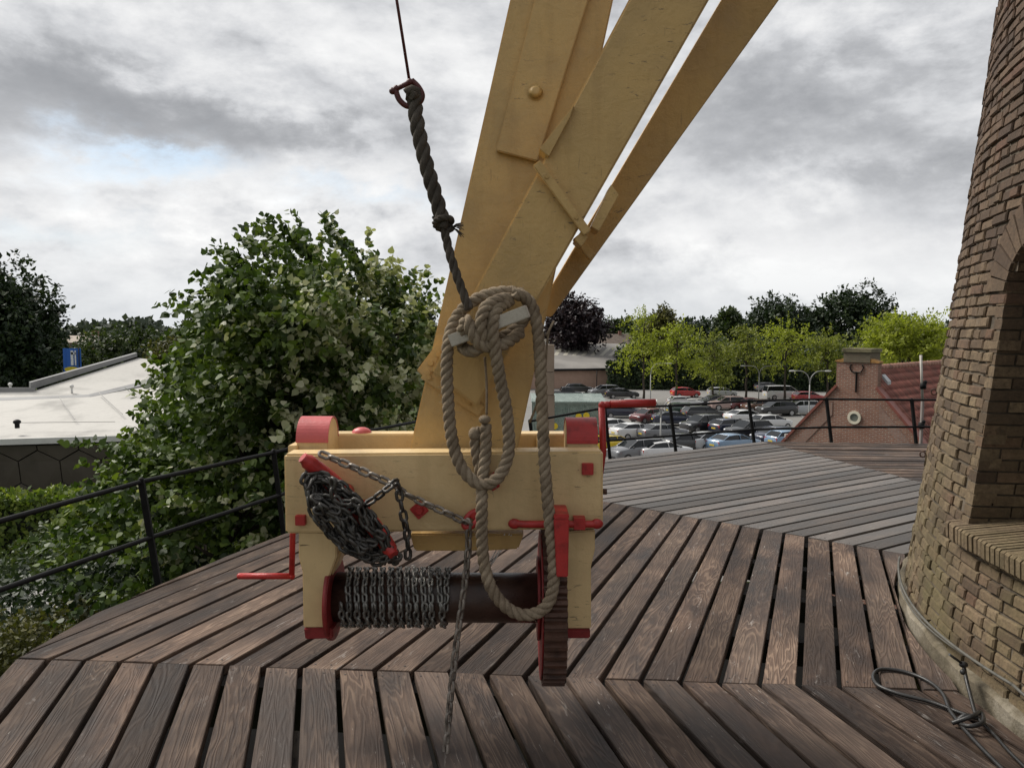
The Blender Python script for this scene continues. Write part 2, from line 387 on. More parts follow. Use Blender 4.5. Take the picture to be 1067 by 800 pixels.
def bay_lines():
    mb = MB(); z = GZ + .026
    for y0 in (58, 72, 88, 104):
        for k in range(10):
            x = 4 + y0 * .10 + k * 2.6
            mb.face([(x, y0, z), (x + .12, y0, z), (x + 1.12, y0 + 4.8, z), (x + 1.0, y0 + 4.8, z)])
    return tag(mb.done('bay_marking', paint('worn white road paint', (.6, .6, .57), .8, .1, .3, 1.)), kind='structure')
bay_lines()

# ------------------------------------------------------------------ mill stage deck
TX, TY = 5.61, 3.062
def tower_r(z): return .00489308 * z * z - .11928434 * z + 3.54877805
PHI, STEP, RO = 3.07555, .62415, 8.0146
def ang_pt(a, r): return (TX + r * math.cos(a), TY + r * math.sin(a))
def clip(poly, p, n):
    "keep the part of a convex polygon where (q - p).n >= 0"
    out = []
    for i in range(len(poly)):
        a, b = poly[i], poly[(i + 1) % len(poly)]
        da = (a[0] - p[0]) * n[0] + (a[1] - p[1]) * n[1]; db = (b[0] - p[0]) * n[0] + (b[1] - p[1]) * n[1]
        if da >= 0: out.append(a)
        if (da >= 0) != (db >= 0):
            t = da / (da - db); out.append((a[0] + (b[0] - a[0]) * t, a[1] + (b[1] - a[1]) * t))
    return out
DECK_PITCH, DECK_GAP = .168, .026
def build_deck():
    bm = bmesh.new(); uvl = bm.loops.layers.uv.new('UVMap'); rl = bm.faces.layers.float.new('rnd'); gl = bm.faces.layers.float.new('grey')
    nails = []; rd = random.Random(3)
    bulge = [(-2.40, 3.50), (-2.33, 4.16), (-2.19, 4.67), (-1.99, 5.28), (-1.77, 5.84), (-1.30, 6.85), (-.45, 8.25)]
    for k in range(-2, 4):
        a0, a1 = PHI - k * STEP, PHI - (k + 1) * STEP                 # sector k between joints k and k+1
        am = (a0 + a1) / 2; nrm = (math.cos(am), math.sin(am)); tan = (math.sin(am), -math.cos(am))    # along boards
        apo = RO * math.cos(STEP / 2)
        d = apo + (.50 if k == 0 else .0); 
        n0 = (math.sin(a0), -math.cos(a0)); n1 = (-math.sin(a1), math.cos(a1))
        i = 0
        while d > 2.9:
            w = DECK_PITCH - DECK_GAP * rd.uniform(.75, 1.25)
            lo, hi = d - w, d
            q = [(TX + nrm[0] * r + tan[0] * s, TY + nrm[1] * r + tan[1] * s) for r, s in ((lo, -6), (lo, 6), (hi, 6), (hi, -6))]
            e = .0025
            q = clip(q, (TX + n0[0] * e, TY + n0[1] * e), n0)
            if len(q) > 2: q = clip(q, (TX + n1[0] * e, TY + n1[1] * e), n1)
            if k == 0 and d > apo - .35 and len(q) > 2:
                for p, r in zip(bulge, bulge[1:]):
                    nn = (r[1] - p[1], -(r[0] - p[0])); q = clip(q, p, nn)
                    if len(q) < 3: break
            if len(q) > 2:
                # cut round the tower
                pts = []
                m = len(q)
                for j in range(m):
                    a, b = q[j], q[(j + 1) % m]; L = math.hypot(b[0] - a[0], b[1] - a[1]); ns = max(1, int(L / .12)) if d < 4.0 else 1
                    for s in range(ns): pts.append((a[0] + (b[0] - a[0]) * s / ns, a[1] + (b[1] - a[1]) * s / ns))
                if d < 4.0:
                    pts2 = []
                    for (x, y) in pts:
                        rr = math.hypot(x - TX, y - TY); lim = 3.60
                        if rr < lim: x, y = TX + (x - TX) / rr * lim, TY + (y - TY) / rr * lim
                        if (x - TX) * nrm[0] + (y - TY) * nrm[1] <= hi + 1e-6: pts2.append((x, y))
                    pts = pts2
                ar = abs(sum(pts[j][0] * pts[j - 1][1] - pts[j - 1][0] * pts[j][1] for j in range(len(pts)))) / 2 if len(pts) > 2 else 0
                if ar > .004:
                    dz = rd.uniform(-.004, .004); r = rd.random(); gr = max(0, min(1, {1: .95, 0: .0, -1: .0, 2: .05}.get(k, .2) + rd.uniform(-.12, .15)))
                    top = [bm.verts.new((x, y, dz)) for x, y in pts]; bot = [bm.verts.new((x, y, dz - .05)) for x, y in pts]
                    fs = [bm.faces.new(top), bm.faces.new(bot[::-1])]
                    for j in range(len(pts)):
                        jj = (j + 1) % len(pts); fs.append(bm.faces.new((top[jj], top[j], bot[j], bot[jj])))
                    ou = rd.uniform(0, 30)
                    for f in fs:
                        f[rl] = r; f[gl] = gr
                        for l in f.loops:
                            c = l.vert.co; l[uvl].uv = ((c.x - TX) * tan[0] + (c.y - TY) * tan[1] + ou, (c.x - TX) * nrm[0] + (c.y - TY) * nrm[1] + c.z)
                    for (aa, sg) in ((a0, 1), (a1, -1)):
                        for fr in (.25, .75):
                            rad = (lo + (hi - lo) * fr) / math.cos(am - aa); x, y = ang_pt(aa - sg * .05 / rad, rad)
                            if rad > 3.7 and rad < RO + .2: nails.append((x, y, dz))
            d -= DECK_PITCH; i += 1
    bmesh.ops.recalc_face_normals(bm, faces=bm.faces[:])
    be = [e for e in bm.edges if len(e.link_faces) == 2 and all(v.co.z > -.02 for v in e.verts) and e.calc_face_angle(0) > 1.]
    bmesh.ops.bevel(bm, geom=be, offset=.005, segments=2, affect='EDGES', clamp_overlap=True)
    me = bpy.data.meshes.new('wooden_deck'); bm.to_mesh(me); bm.free()
    o = link('wooden_deck', me, M['deck']); tag(o, kind='structure')
    mb = MB()
    for x, y, z in nails: mb.cyl((x, y, z - .01), (x, y, z + .0015), .0055, 7)
    mb.done('nail', paint('rusty nail heads', (.03, .02, .016), .6, .2, .2, 30), o)
    # joists and struts that carry the boards, seen only as darkness in the gaps
    mb = MB()
    for k in range(-2, 5):
        a = PHI - k * STEP; p, q = ang_pt(a, 3.4), ang_pt(a, RO - .05); mb.bar((*p, -.152), (*q, -.152), .2, .2)
        if k < 4:
            am = a - STEP / 2
            for off in (-.25, 0, .25):
                p, q = ang_pt(am + off * STEP, 3.5), ang_pt(am + off * STEP, RO * math.cos(STEP / 2) / math.cos(off * STEP) - .1); mb.bar((*p, -.116), (*q, -.116), .09, .13)
    j = mb.done('joist', paint('tarred joist', (.02, .016, .013), .8, .3, .3, 5, .2), o)
build_deck()

# ------------------------------------------------------------------ brick mill tower
def build_tower():
    root = thing('mill_tower', 'tapering round brick windmill tower with arched window niche at right', 'mill tower', (TX, TY, GZ))
    m, t, b = material('old mill brick')
    r = t.attr('rnd'); o = t.obj(); n = t.noise(o, 1.1, 4); n2 = t.noise(o, 45, 5, .75)
    z = t.node('ShaderNodeSeparateXYZ'); t.put(z.inputs[0], o)
    c = t.ramp(r, [(0, (.100, .068, .043)), (.25, (.165, .116, .072)), (.55, (.220, .163, .100)), (.8, (.280, .213, .134)), (1, (.170, .102, .064))])
    c2 = t.ramp(r, [(0, (.085, .053, .037)), (.4, (.138, .086, .058)), (.8, (.185, .120, .081)), (1, (.150, .078, .054))])
    c = t.mix(t.maprange(t.math('ADD', z.outputs[2], t.math('MULTIPLY', n, 1.4)), 10.5, 12.2), c, c2)
    c = t.mix(t.maprange(n2, .42, .72, 0, .75), c, (.045, .030, .021)); c = t.mix(t.maprange(t.noise(o, 5.5, 6, .7), .45, .7, 0, .6), c, (.060, .042, .028))
    moss = t.math('MULTIPLY', t.maprange(t.noise(o, 1.7, 6, .65), .42, .62), t.maprange(z.outputs[2], 8.4, 9.9, .6, 0.))
    c = t.mix(moss, c, (.15, .140, .055))
    c = t.mix(t.maprange(t.noise(o, 3.3, 6, .7), .62, .72, 0, .35), c, (.31, .27, .215))
    c = t.mix(1., c, (.80, .77, .73), 'MULTIPLY'); t.put(b.inputs['Base Color'], c); b.inputs['Roughness'].default_value = .92; t.put(b.inputs['Normal'], t.bump(n2, .7, .008))
    mort = paint('lime mortar', (.105, .085, .062), .95, .6, .4, 9, .5)
    rb = random.Random(8)
    V, FA, RN = [], [], []
    WA = R(175.1); HW = R(4.1)              # window niche: middle angle, half width
    zb, zs = .655, 1.78                      # niche bottom and springing
    def in_niche(a, z, grow=0.):
        da = (a - WA) * tower_r(max(z, zs)); hw = HW * 3.42 + grow
        if abs(da) > hw or z < zb - .02: return False
        if z < zs: return True
        rr = hw * 1.08; return da * da + ((z - zs) * 1.0) ** 2 < hw * hw
    def brick(a0, a1, z0, z1, jr=0.):
        c0 = .0055; dz = rb.uniform(-.003, .003); jr += rb.uniform(-.008, .006)
        base = len(V); tl = rb.uniform(-.002, .002)
        for dep, ins in ((-.10, 0.), (-.007, 0.), (0, c0)):
            for a, z in ((a0, z0), (a1, z0), (a1, z1), (a0, z1)):
                rr = tower_r(z) + dep + jr; aa = a + (ins / 3.4 if a == a0 else -ins / 3.4); zz = z + (ins if z == z0 else -ins) + dz + (tl if a == a0 else -tl)
                jx = rb.uniform(-.0028, .0028)
                V.append((math.cos(aa + jx / 3) * rr, math.sin(aa + jx / 3) * rr, zz + jx - GZ))
        v = rb.random()
        for q in range(2):
            for j in range(4):
                jj = (j + 1) % 4; FA.append((base + q * 4 + j, base + q * 4 + jj, base + q * 4 + 4 + jj, base + q * 4 + 4 + j)); RN.append(v)
        FA.append((base + 8, base + 9, base + 10, base + 11)); RN.append(v)
    H, BL, J = .0468, .166, .0100
    z = -.62; row = 0
    while z < 8.5:
        # a course runs round the tower: stretchers and headers alternate as in old cross bond
        a = R(112) + (.05 if row % 2 else 0) + rb.uniform(0, .02)
        while a < R(262):
            L = BL if (row % 2 == 0) else .086
            if rb.random() < .16: L = .086 if L > .15 else BL
            L *= rb.uniform(.94, 1.05); da = L / tower_r(z); a1 = a + da
            mid = (a + a1) / 2; zm = z + H / 2
            ring = in_niche(mid, zm, .20) and zm > zs + .02 and not in_niche(mid, zm)
            if not (in_niche(mid, zm) or in_niche(a + .004, zm) or in_niche(a1 - .004, zm)) and not ring: brick(a, a1, z, z + H)
            a = a1 + J / tower_r(z) * rb.uniform(.7, 1.5)
        z += H + J * .9; row += 1
    # arch ring of bricks standing on edge
    hw = HW * 3.42
    def pnt(da, z, dep): 
        rr = tower_r(z) + dep; a = WA + da / tower_r(z); return (math.cos(a) * rr, math.sin(a) * rr, z - GZ)
    n = 17
    for k in range(n):
        t0 = math.pi * (k + .07) / n; t1 = math.pi * (k + .93) / n; v = rb.random() * .6; base = len(V); jr = rb.uniform(-.004, .006)
        for dep in (-.10, .004 + jr):
            for rr_, tt in ((hw + .004, t0), (hw + .205, t0), (hw + .205, t1), (hw + .004, t1)):
                V.append(pnt(math.cos(tt) * rr_, zs + math.sin(tt) * rr_, dep))
        FA.append((base + 4, base + 5, base + 6, base + 7)); RN.append(v)
        for j in range(4):
            jj = (j + 1) % 4; FA.append((base + j, base + jj, base + 4 + jj, base + 4 + j)); RN.append(v)
    me = bpy.data.meshes.new('brick_wall'); me.from_pydata(V, [], FA); me.update()
    at = me.attributes.new('rnd', 'FLOAT', 'FACE'); at.data.foreach_set('value', np.array(RN, dtype=np.float32))
    bmx = bmesh.new(); bmx.from_mesh(me); bmesh.ops.recalc_face_normals(bmx, faces=bmx.faces[:]); bmx.to_mesh(me); bmx.free()
    link('brick_wall', me, m, root)
    # mortar bed just behind the brick faces, open at the niche
    vs, fs, nz, na = [], [], 170, 260; idx = {}
    zz = np.linspace(GZ, 9.2, nz); aa = np.linspace(0, 2 * math.pi, na, endpoint=False)
    for i, z in enumerate(zz):
        for j, a in enumerate(aa):
            rr = tower_r(max(z, -2.)) - .016 + (0 if z > -2 else (-2 - z) * .10); vs.append((math.cos(a) * rr, math.sin(a) * rr, z - GZ))
    for i in range(nz - 1):
        for j in range(na):
            jj = (j + 1) % na; am = aa[j] + math.pi / na; zm = (zz[i] + zz[i + 1]) / 2
            if in_niche(am, zm, .02): continue
            fs.append((i * na + j, i * na + jj, (i + 1) * na + jj, (i + 1) * na + j))
    me = bpy.data.meshes.new('mortar_bed'); me.from_pydata(vs, [], fs); me.update(); link('mortar_bed', me, mort, root)
    # niche: brick jambs, soffit, window
    Vj, Fj, Rj = [], [], []; D = .36
    def pj(da, z, dep):
        rr = 3.36 - dep if dep > 0 else tower_r(z); a = WA; nx, ny = math.cos(a), math.sin(a); tx, ty = -ny, nx
        rad = math.sqrt(max(tower_r(z) ** 2 - da * da, 0)) - .004 - dep
        return (nx * rad + tx * da, ny * rad + ty * da, z - GZ)
    for sg in (-1, 1):
        z = zb; row = 0
        while z < zs:
            segs = [(0, .178), (.188, .36)] if row % 2 else [(0, .086), (.096, .27), (.28, .36)]
            for d0, d1 in segs:
                b0 = len(Vj); v = rb.random(); e = rb.uniform(-.004, .004)
                for out in (.0, .08):
                    for dd, z_ in ((d0, z), (d1, z), (d1, z + H), (d0, z + H)): Vj.append(pj(sg * (hw + out + e), z_, dd))
                Fj.append((b0, b0 + 1, b0 + 2, b0 + 3)); Rj.append(v)
                for j in range(4): Fj.append((b0 + j, b0 + (j + 1) % 4, b0 + 4 + (j + 1) % 4, b0 + 4 + j)); Rj.append(v)
            z += H + J * .9; row += 1
    for k in range(17):
        t0 = math.pi * (k + .05) / 17; t1 = math.pi * (k + .95) / 17; b0 = len(Vj); v = rb.random()
        for rr_ in (hw, hw + .08):
            for dd, tt in ((0, t0), (D, t0), (D, t1), (0, t1)): Vj.append(pj(math.cos(tt) * rr_, zs + math.sin(tt) * rr_, dd))
        Fj.append((b0, b0 + 1, b0 + 2, b0 + 3)); Rj.append(v)
        for j in range(4): Fj.append((b0 + j, b0 + (j + 1) % 4, b0 + 4 + (j + 1) % 4, b0 + 4 + j)); Rj.append(v)
    me = bpy.data.meshes.new('window_niche'); me.from_pydata(Vj, [], Fj); me.update()
    at = me.attributes.new('rnd', 'FLOAT', 'FACE'); at.data.foreach_set('value', np.array(Rj, dtype=np.float32))
    link('window_niche', me, m, root)
    # mortar behind the jamb bricks
    for sg in (-1, 1):
        mb = MB()
        mb.hull([pj(sg * (hw + .012), zb, .005), pj(sg * (hw + .012), zb, D), pj(sg * (hw + .012), zs, D), pj(sg * (hw + .012), zs, .005)],
                [pj(sg * (hw + .05), zb, .005), pj(sg * (hw + .05), zb, D), pj(sg * (hw + .05), zs, D), pj(sg * (hw + .05), zs, .005)])
        ob = mb.done('niche_mortar', mort); ob.parent = root
    # window: white frame, glazing bars, pane
    fr = MB(); dep = D - .01
    def wp(da, z, d): return Vector(pj(da, z, d)) if False else Vector((math.cos(WA) * (3.28 - d) - math.sin(WA) * da, math.sin(WA) * (3.28 - d) + math.cos(WA) * da, z - GZ))
    d0 = .20
    fr.bar(wp(-hw + .03, zb + .03, d0), wp(-hw + .03, zs, d0), .06, .06, (0, 1, 0)); fr.bar(wp(hw - .03, zb + .03, d0), wp(hw - .03, zs, d0), .06, .06, (0, 1, 0))
    fr.bar(wp(-hw + .06, zb + .04, d0), wp(hw - .06, zb + .04, d0), .07, .07); fr.bar(wp(-hw + .06, zs, d0), wp(hw - .06, zs, d0), .05, .06)
    for z_ in (1.02, 1.38): fr.bar(wp(-hw + .06, z_, d0), wp(hw - .06, z_, d0), .03, .03)
    fr.bar(wp(0, zb + .07, d0), wp(0, zs - .03, d0), .03, .03, (0, 1, 0))
    arc = [wp(math.cos(q) * (hw - .03), zs + math.sin(q) * (hw - .03), d0) for q in np.linspace(0, math.pi, 14)]
    fr.tube(arc, .03, 6)
    fo = fr.done('window', paint('white window paint', (.72, .71, .68), .4, .05, .1, 8)); fo.parent = root
    gm, gt, gb = material('dark window glass'); gb.inputs['Base Color'].default_value = (.03, .035, .04, 1); gb.inputs['Roughness'].default_value = .06
    pn = MB(); ring = [wp(-hw + .02, zb + .03, d0 + .01), wp(hw - .02, zb + .03, d0 + .01)] + [wp(math.cos(q) * (hw - .02), zs + math.sin(q) * (hw - .02), d0 + .01) for q in np.linspace(0, math.pi, 14)]
    pn.face(ring); po = pn.done('pane', gm); po.parent = fo
    # sill: bricks on edge, sloping, standing out of the wall
    Vs, Fs, Rs = [], [], []; n = 19; w = (hw + .10) * 2 / n
    for k in range(n):
        x0 = -hw - .10 + k * w + .004; x1 = x0 + w - .009; b0 = len(Vs); v = .45 + rb.random() * .4; e = rb.uniform(-.004, .004)
        def sp(da, out, z):
            rad = math.sqrt(tower_r(.6) ** 2 - da * da) + out; return (math.cos(WA) * rad - math.sin(WA) * da, math.sin(WA) * rad + math.cos(WA) * da, z - GZ)
        for x in (x0, x1):
            dzz = rb.uniform(-.002, .002)
            for out, z_ in ((-.24, .705), (.046, .668), (.056, .658), (.052, .590), (.044, .582), (-.24, .582)): Vs.append(sp(x, out + e * (out > 0), z_ + dzz))
        Fs.append(tuple(b0 + j for j in range(6))); Fs.append(tuple(b0 + 11 - j for j in range(6))); Rs += [v, v]
        for j in range(6): Fs.append((b0 + j, b0 + (j + 1) % 6, b0 + 6 + (j + 1) % 6, b0 + 6 + j)); Rs.append(v)
    me = bpy.data.meshes.new('window_sill'); me.from_pydata(Vs, [], Fs); me.update(); at = me.attributes.new('rnd', 'FLOAT', 'FACE'); at.data.foreach_set('value', np.array(Rs, dtype=np.float32))
    bmx = bmesh.new(); bmx.from_mesh(me); bmesh.ops.recalc_face_normals(bmx, faces=bmx.faces[:]); bmx.to_mesh(me); bmx.free()
    link('window_sill', me, m, root)
    mb = MB(); mb.hull([sp(-hw - .095, -.24, .575), sp(0, -.24, .575), sp(hw + .095, -.24, .575), sp(hw + .095, .036, .59), sp(0, .036, .59), sp(-hw - .095, .036, .59)],
                       [sp(-hw - .095, -.24, .69), sp(0, -.24, .69), sp(hw + .095, -.24, .69), sp(hw + .095, .036, .655), sp(0, .036, .655), sp(-hw - .095, .036, .655)])
    q = mb.done('sill_mortar', mort); q.parent = root
    # pale rendered plinth course at deck level
    vs, fs = [], []; aa = np.linspace(R(112), R(262), 120)
    for a in aa:
        for rr, z in ((3.575, -.12), (3.575, .045), (3.562, .06), (3.51, .066)):
            k = 1 + .002 * math.sin(a * 60) + .001 * math.sin(a * 143); vs.append((math.cos(a) * rr * k, math.sin(a) * rr * k, z - GZ + .006 * math.sin(a * 37)))
    for i in range(119):
        for j in range(3): fs.append((i * 4 + j, i * 4 + j + 1, i * 4 + 5 + j, i * 4 + 4 + j))
    me = bpy.data.meshes.new('plinth'); me.from_pydata(vs, [], fs); me.update()
    pm, pt, pb = material('crumbling lime plinth'); oo = pt.obj(); nn = pt.noise(oo, 2.6, 6, .7); n3 = pt.noise(oo, 30, 5, .7)
    cc = pt.ramp(nn, [(.36, (.075, .062, .042)), (.5, (.15, .125, .085)), (.62, (.25, .22, .17))]); cc = pt.mix(pt.maprange(n3, .5, .7, 0, .5), cc, (.07, .06, .03))
    pt.put(pb.inputs['Base Color'], cc); pb.inputs['Roughness'].default_value = .95; pt.put(pb.inputs['Normal'], pt.bump(n3, .8, .01))
    link('plinth', me, pm, root)
    # two iron eyes in the left flank
    for a, z in ((R(147.2), 1.20), (R(148.4), .80)):
        e = MB(); rr = tower_r(z); x, y = math.cos(a) * rr, math.sin(a) * rr; nrm = Vector((math.cos(a), math.sin(a), 0)); c = Vector((x, y, z - GZ)) + nrm * .022
        e.cyl(Vector((x, y, z - GZ)) - nrm * .04, c - nrm * .02, .008, 8)
        e.tube([c + nrm * (.016 * math.cos(q)) + Vector((0, 0, .018 * math.sin(q))) for q in np.linspace(0, 2 * math.pi, 14)[:-1]], .005, 6, closed=True)
        k = e.done('iron_eye', M['rust']); k.parent = root
build_tower()

# cable along the plinth and the loop lying on the deck
def cable_path(a0, a1, z0, z1, n=40, sag=0., off=.02):
    out = []
    for i in range(n):
        s = i / (n - 1); a = a0 + (a1 - a0) * s; z = z0 + (z1 - z0) * s - sag * math.sin(math.pi * s); r = 3.56 + off
        out.append((TX + math.cos(a) * r, TY + math.sin(a) * r, z))
    return out
def build_cables():
    g = paint('grey cable sheath', (.10, .095, .08), .6, .2, .3, 20); k = paint('black rubber cable', (.022, .021, .02), .4, .3, .3, 20)
    mb = MB(); mb.tube(cable_path(R(150), R(181), .135, .17, 60, .03), .007, 7); mb.tube(cable_path(R(181), R(205), .17, .12, 40, .05), .007, 7)
    mb.tube(cable_path(R(150), R(178), .115, .16, 60, .045), .005, 6)
    tag(mb.done('wall_cable', g), 'thin grey cable fixed along the foot of the brick tower', 'cable')
    h = .012
    def g0(u, v, z=h): return G(u, v, z)
    A = [G(1004, 692, .13), g0(1008, 712, .07), g0(1016, 742), g0(1019, 748), g0(1000, 742), g0(970, 731), g0(935, 722), g0(914, 713), g0(910, 703), g0(918, 697), g0(940, 699), g0(965, 708), g0(982, 722), g0(990, 740), g0(1003, 757), g0(1020, 776), g0(1045, 801), g0(1070, 825)]
    mb = MB(); mb.tube(catmull(A, 10), .0085, 8)
    mb.tube(catmull([g0(1019, 748), g0(1035, 764), g0(1052, 783), g0(1075, 806)], 8), .0075, 7)
    mb.tube(catmull([g0(1019, 748, .03), g0(1006, 745, .035), g0(998, 752), g0(1010, 756, .03), g0(1024, 752, .04), g0(1022, 742, .035), g0(1012, 746, .05), g0(992, 753)], 8), .009, 7)
    c = G(1004, 692, .14); mb.ball(c, .014, (1.4, 1, 1)); mb.ball(c + Vector((-.02, -.03, -.02)), .012); mb.tube([c, c + Vector((-.07, -.01, .05))], .006, 6)
    tag(mb.done('cable_loop', k), 'black cable lying in a loop on the boards beside the tower foot', 'cable')
build_cables()

# ------------------------------------------------------------------ iron railing round the stage
def rail_fence(name, label, posts, tops, H=.60, mid=.31, extend=None):
    b0 = Vector(posts[0][0]); root = thing(name, label, 'railing', tuple(b0), 0, None)
    for (b, t) in posts:
        b, t = Vector(b), Vector(t); mb = MB(); mb.bar(b + Vector((0, 0, -.12)), t, .034, .036, (1, .2, 0)); mb.ball(t, .019, seg=8)
        d = Vector((b.x - TX, b.y - TY, 0)).normalized(); mb.box(b + Vector((-.03, -.03, -.07)), b + Vector((.03, .03, -.058)))
        mb.done('post', M['black'], root)
    for f, r in ((1., 'top_rail'), (mid / H, 'middle_rail')):
        mb = MB(); pts = [Vector(b) + (Vector(t) - Vector(b)) * f * (.985 if f == 1. else 1) for b, t in posts]
        mb.tube(pts, .0155, 8); mb.done(r, M['black'], root)
L1 = [(P(-215, 790, 2.75), P(-250, 605, 2.75)), (P(-60, 705, 3.45), P(-88, 565, 3.45)), (P(168, 611, 4.85), P(147, 500, 4.80)), (P(297, 556, 6.1), P(285, 470, 6.1)), (P(385, 520, 7.3), P(376, 449, 7.3)), (P(468, 496, 8.5), P(462, 433, 8.5))]
rail_fence('stage_railing', 'black iron railing along the left edge of the deck', L1, None, 1, .47)
R1 = [(P(560, 489, 9.2), P(552, 438, 9.2)), (P(637, 481, 9.75), P(630, 424, 9.75)), (P(706, 474, 10.3), P(698, 422, 10.3)), (P(788, 467, 10.95), P(780, 417, 10.95)), (P(868, 464, 10.85), P(861, 415, 10.85)), (P(956, 463, 10.7), P(950, 416, 10.7)), (P(1040, 463, 10.5), P(1034, 416, 10.5)), (P(1130, 463, 10.4), P(1125, 416, 10.4))]
rail_fence('stage_railing', 'black iron railing along the far edge of the deck above the car park', R1, None, 1, .39)

# ------------------------------------------------------------------ tail pole with winch (all bolted together)
def build_winch():
    Y0 = 2.90
    base = P(470, 640, Y0 + .12); root = thing('tail_pole_winch', 'cream yellow mill tail pole with winch box, red fittings and braces', 'winch', (base.x, base.y, base.z))
    cr, oc = M['cream'], M['ochre']
    def beam(name, px_bot, px_top, yb, yt, thick, mat, ext=1.9, bevel=.006):
        "leaning beam: the two bottom and two top corners of its front face, carried on upwards past the picture"
        bl, br = P(*px_bot[0], yb), P(*px_bot[1], yb); tl, tr = P(*px_top[0], yt), P(*px_top[1], yt)
        tl = bl + (tl - bl) * ext; tr = br + (tr - br) * ext
        n = (br - bl).cross(tl - bl).normalized()
        if n.y < 0: n = -n
        mb = MB(); mb.slab([bl, br, tr, tl], n * thick); return mb.done(name, mat, root, bevel)
    pole = beam('tail_pole', [(418, 508), (531, 508)], [(531.5, 0), (639, 0)], 3.035, 3.25, .20, oc)
    # cover plank with its bolt
    def on_pole(u, v, d=0.):
        s = (508 - v) / 508; return P(u, v, 3.035 + .215 * s - d)
    def pieces(name, px, d, th, mat, parent, bevel=.004):
        q = [on_pole(u, v, d) for u, v in px]; mb = MB(); mb.slab(q, (0, th, 0)); o = mb.done(name, mat, None, bevel); return to_local(o, root) if parent is root else child(o, parent)
    def child(o, parent):
        to_local(o, root); o.parent = parent; return o
    mb = MB(); tl, tr, br, bl = on_pole(557, 0, .035), on_pole(613, 0, .035), on_pole(560, 168, .035), on_pole(517, 157, .035)
    tl = bl + (tl - bl) * 3.2; tr = br + (tr - br) * 3.2
    mb.slab([bl, br, tr, tl], (0, .034, .0)); cp = mb.done('cover_plank', oc, root, .004)
    c = on_pole(558, 96, .036); mb = MB(); mb.cyl(c, c - Vector((0, .009, 0)), .033, 28); mb.cyl(c - Vector((0, .009, 0)), c - Vector((0, .019, -.002)), .031, 28, .012); child(mb.done('bolt', oc, None), cp)
    # braces
    beam('brace', [(449, 388), (497, 424)], [(655, 0), (739, 0)], 2.955, 2.985, .062, oc, 1.8, .008)
    beam('brace', [(556, 330), (575, 330)], [(752, 0), (812, 0)], 3.36, 3.30, .07, M['ochre_dark'], 1.8, .004)
    # clamp: flat bar over the brace, wedges either side
    mb = MB(); a, b = P(559, 170, 2.945), P(612, 243, 2.945); mb.bar(a, b, .034, .022, (0, 1, 0)); cl = mb.done('clamp_bar', oc, root, .003)
    for s in (.2, .78):
        p = a + (b - a) * s - Vector((0, .012, 0)); mb = MB(); mb.cyl(p, p - Vector((0, .005, 0)), .008, 10); child(mb.done('bolt', M['ochre_dark'], None), cl)
    def wedge(px, y0, y1, mat=oc): mb = MB(); mb.prism(px, y0, y1); return mb.done('wedge', mat, root, .002)
    wedge([(562, 155), (572, 163), (594, 122), (599, 108)], 2.945, 3.06)
    wedge([(616, 236), (624, 241), (645, 203), (637, 192)], 2.97, 3.10)
    wedge([(599, 250), (606, 257), (613, 247), (606, 240)], 2.95, 3.08, M['ochre_dark'])
    mb = MB(); mb.bar(P(600, 247, 3.27), P(617, 268, 3.27), .035, .05, (0, 1, 0)); mb.done('clamp_bar', oc, root, .003)
    # iron collar round the pole below the brace, with bolts
    for (px, d) in (([(452, 362), (466, 352), (447, 398), (434, 386)], .03), ):
        q = pieces('collar_plate', px, d, .03, oc, root)
        for (u, v) in ((449, 378), (446, 388), (457, 369)):
            p = on_pole(u, v, d); mb = MB(); mb.cyl(p, p - Vector((0, .012, 0)), .011, 8); child(mb.done('bolt', oc, None), q)
    q = pieces('collar_band', [(438, 394), (444, 385), (505, 424), (499, 434)], .034, .03, oc, root, .003)
    for (u, v) in ((488, 419), (447, 393)):
        p = on_pole(u, v, .034); mb = MB(); mb.cyl(p, p - Vector((0, .010, 0)), .010, 8); child(mb.done('bolt', oc, None), q)
    # winch box: front beam, rear beam, bearing blocks
    mb = MB(); mb.prism([(295.5, 473), (628.5, 470), (628.5, 551), (297, 556)], Y0, Y0 + .115); mb.done('front_beam', cr, root, .009)
    mb = MB(); mb.prism([(309, 452), (620, 452), (620, 520), (309, 520)], 3.30, 3.40); mb.done('rear_beam', cr, root, .006)
    for u0, u1, nm in ((313, 345, 'left'), (590, 621, 'right')):
        p0, p1 = P(u0, 458, 3.10), P(u1, 458, 3.10); mb = MB(); r = .092; cz = P(330, 470, 3.15).z + .052; cyy = 3.135
        prof = [(r * math.cos(q), r * math.sin(q)) for q in np.linspace(0, math.pi, 22)]
        ring = lambda x, rr: [(x, cyy - (c_ / r) * rr, cz + s_ / r * rr) for c_, s_ in prof] + [(x, cyy + rr, cz - .09), (x, cyy - rr, cz - .09)]
        mb.hull(ring(p0.x, r), ring(p1.x, r)); bl = mb.done('bearing_block', cr, root, .003)
        mb = MB(); e = .004
        for i in range(21):
            (c0, s0), (c1, s1) = prof[i], prof[i + 1]; k = 1 + e / r
            mb.hull([(p0.x - .002, cyy - c0 * k, cz + s0 * k), (p1.x + .002, cyy - c0 * k, cz + s0 * k), (p1.x + .002, cyy - c1 * k, cz + s1 * k), (p0.x - .002, cyy - c1 * k, cz + s1 * k)],
                    [(p0.x - .002, cyy - c0 * .985, cz + s0 * .985), (p1.x + .002, cyy - c0 * .985, cz + s0 * .985), (p1.x + .002, cyy - c1 * .985, cz + s1 * .985), (p0.x - .002, cyy - c1 * .985, cz + s1 * .985)])
        bmesh.ops.remove_doubles(mb.bm, verts=mb.bm.verts[:], dist=1e-5)
        child(mb.done('bearing_cap', M['redpale'] if nm == 'left' else M['red'], None), bl)
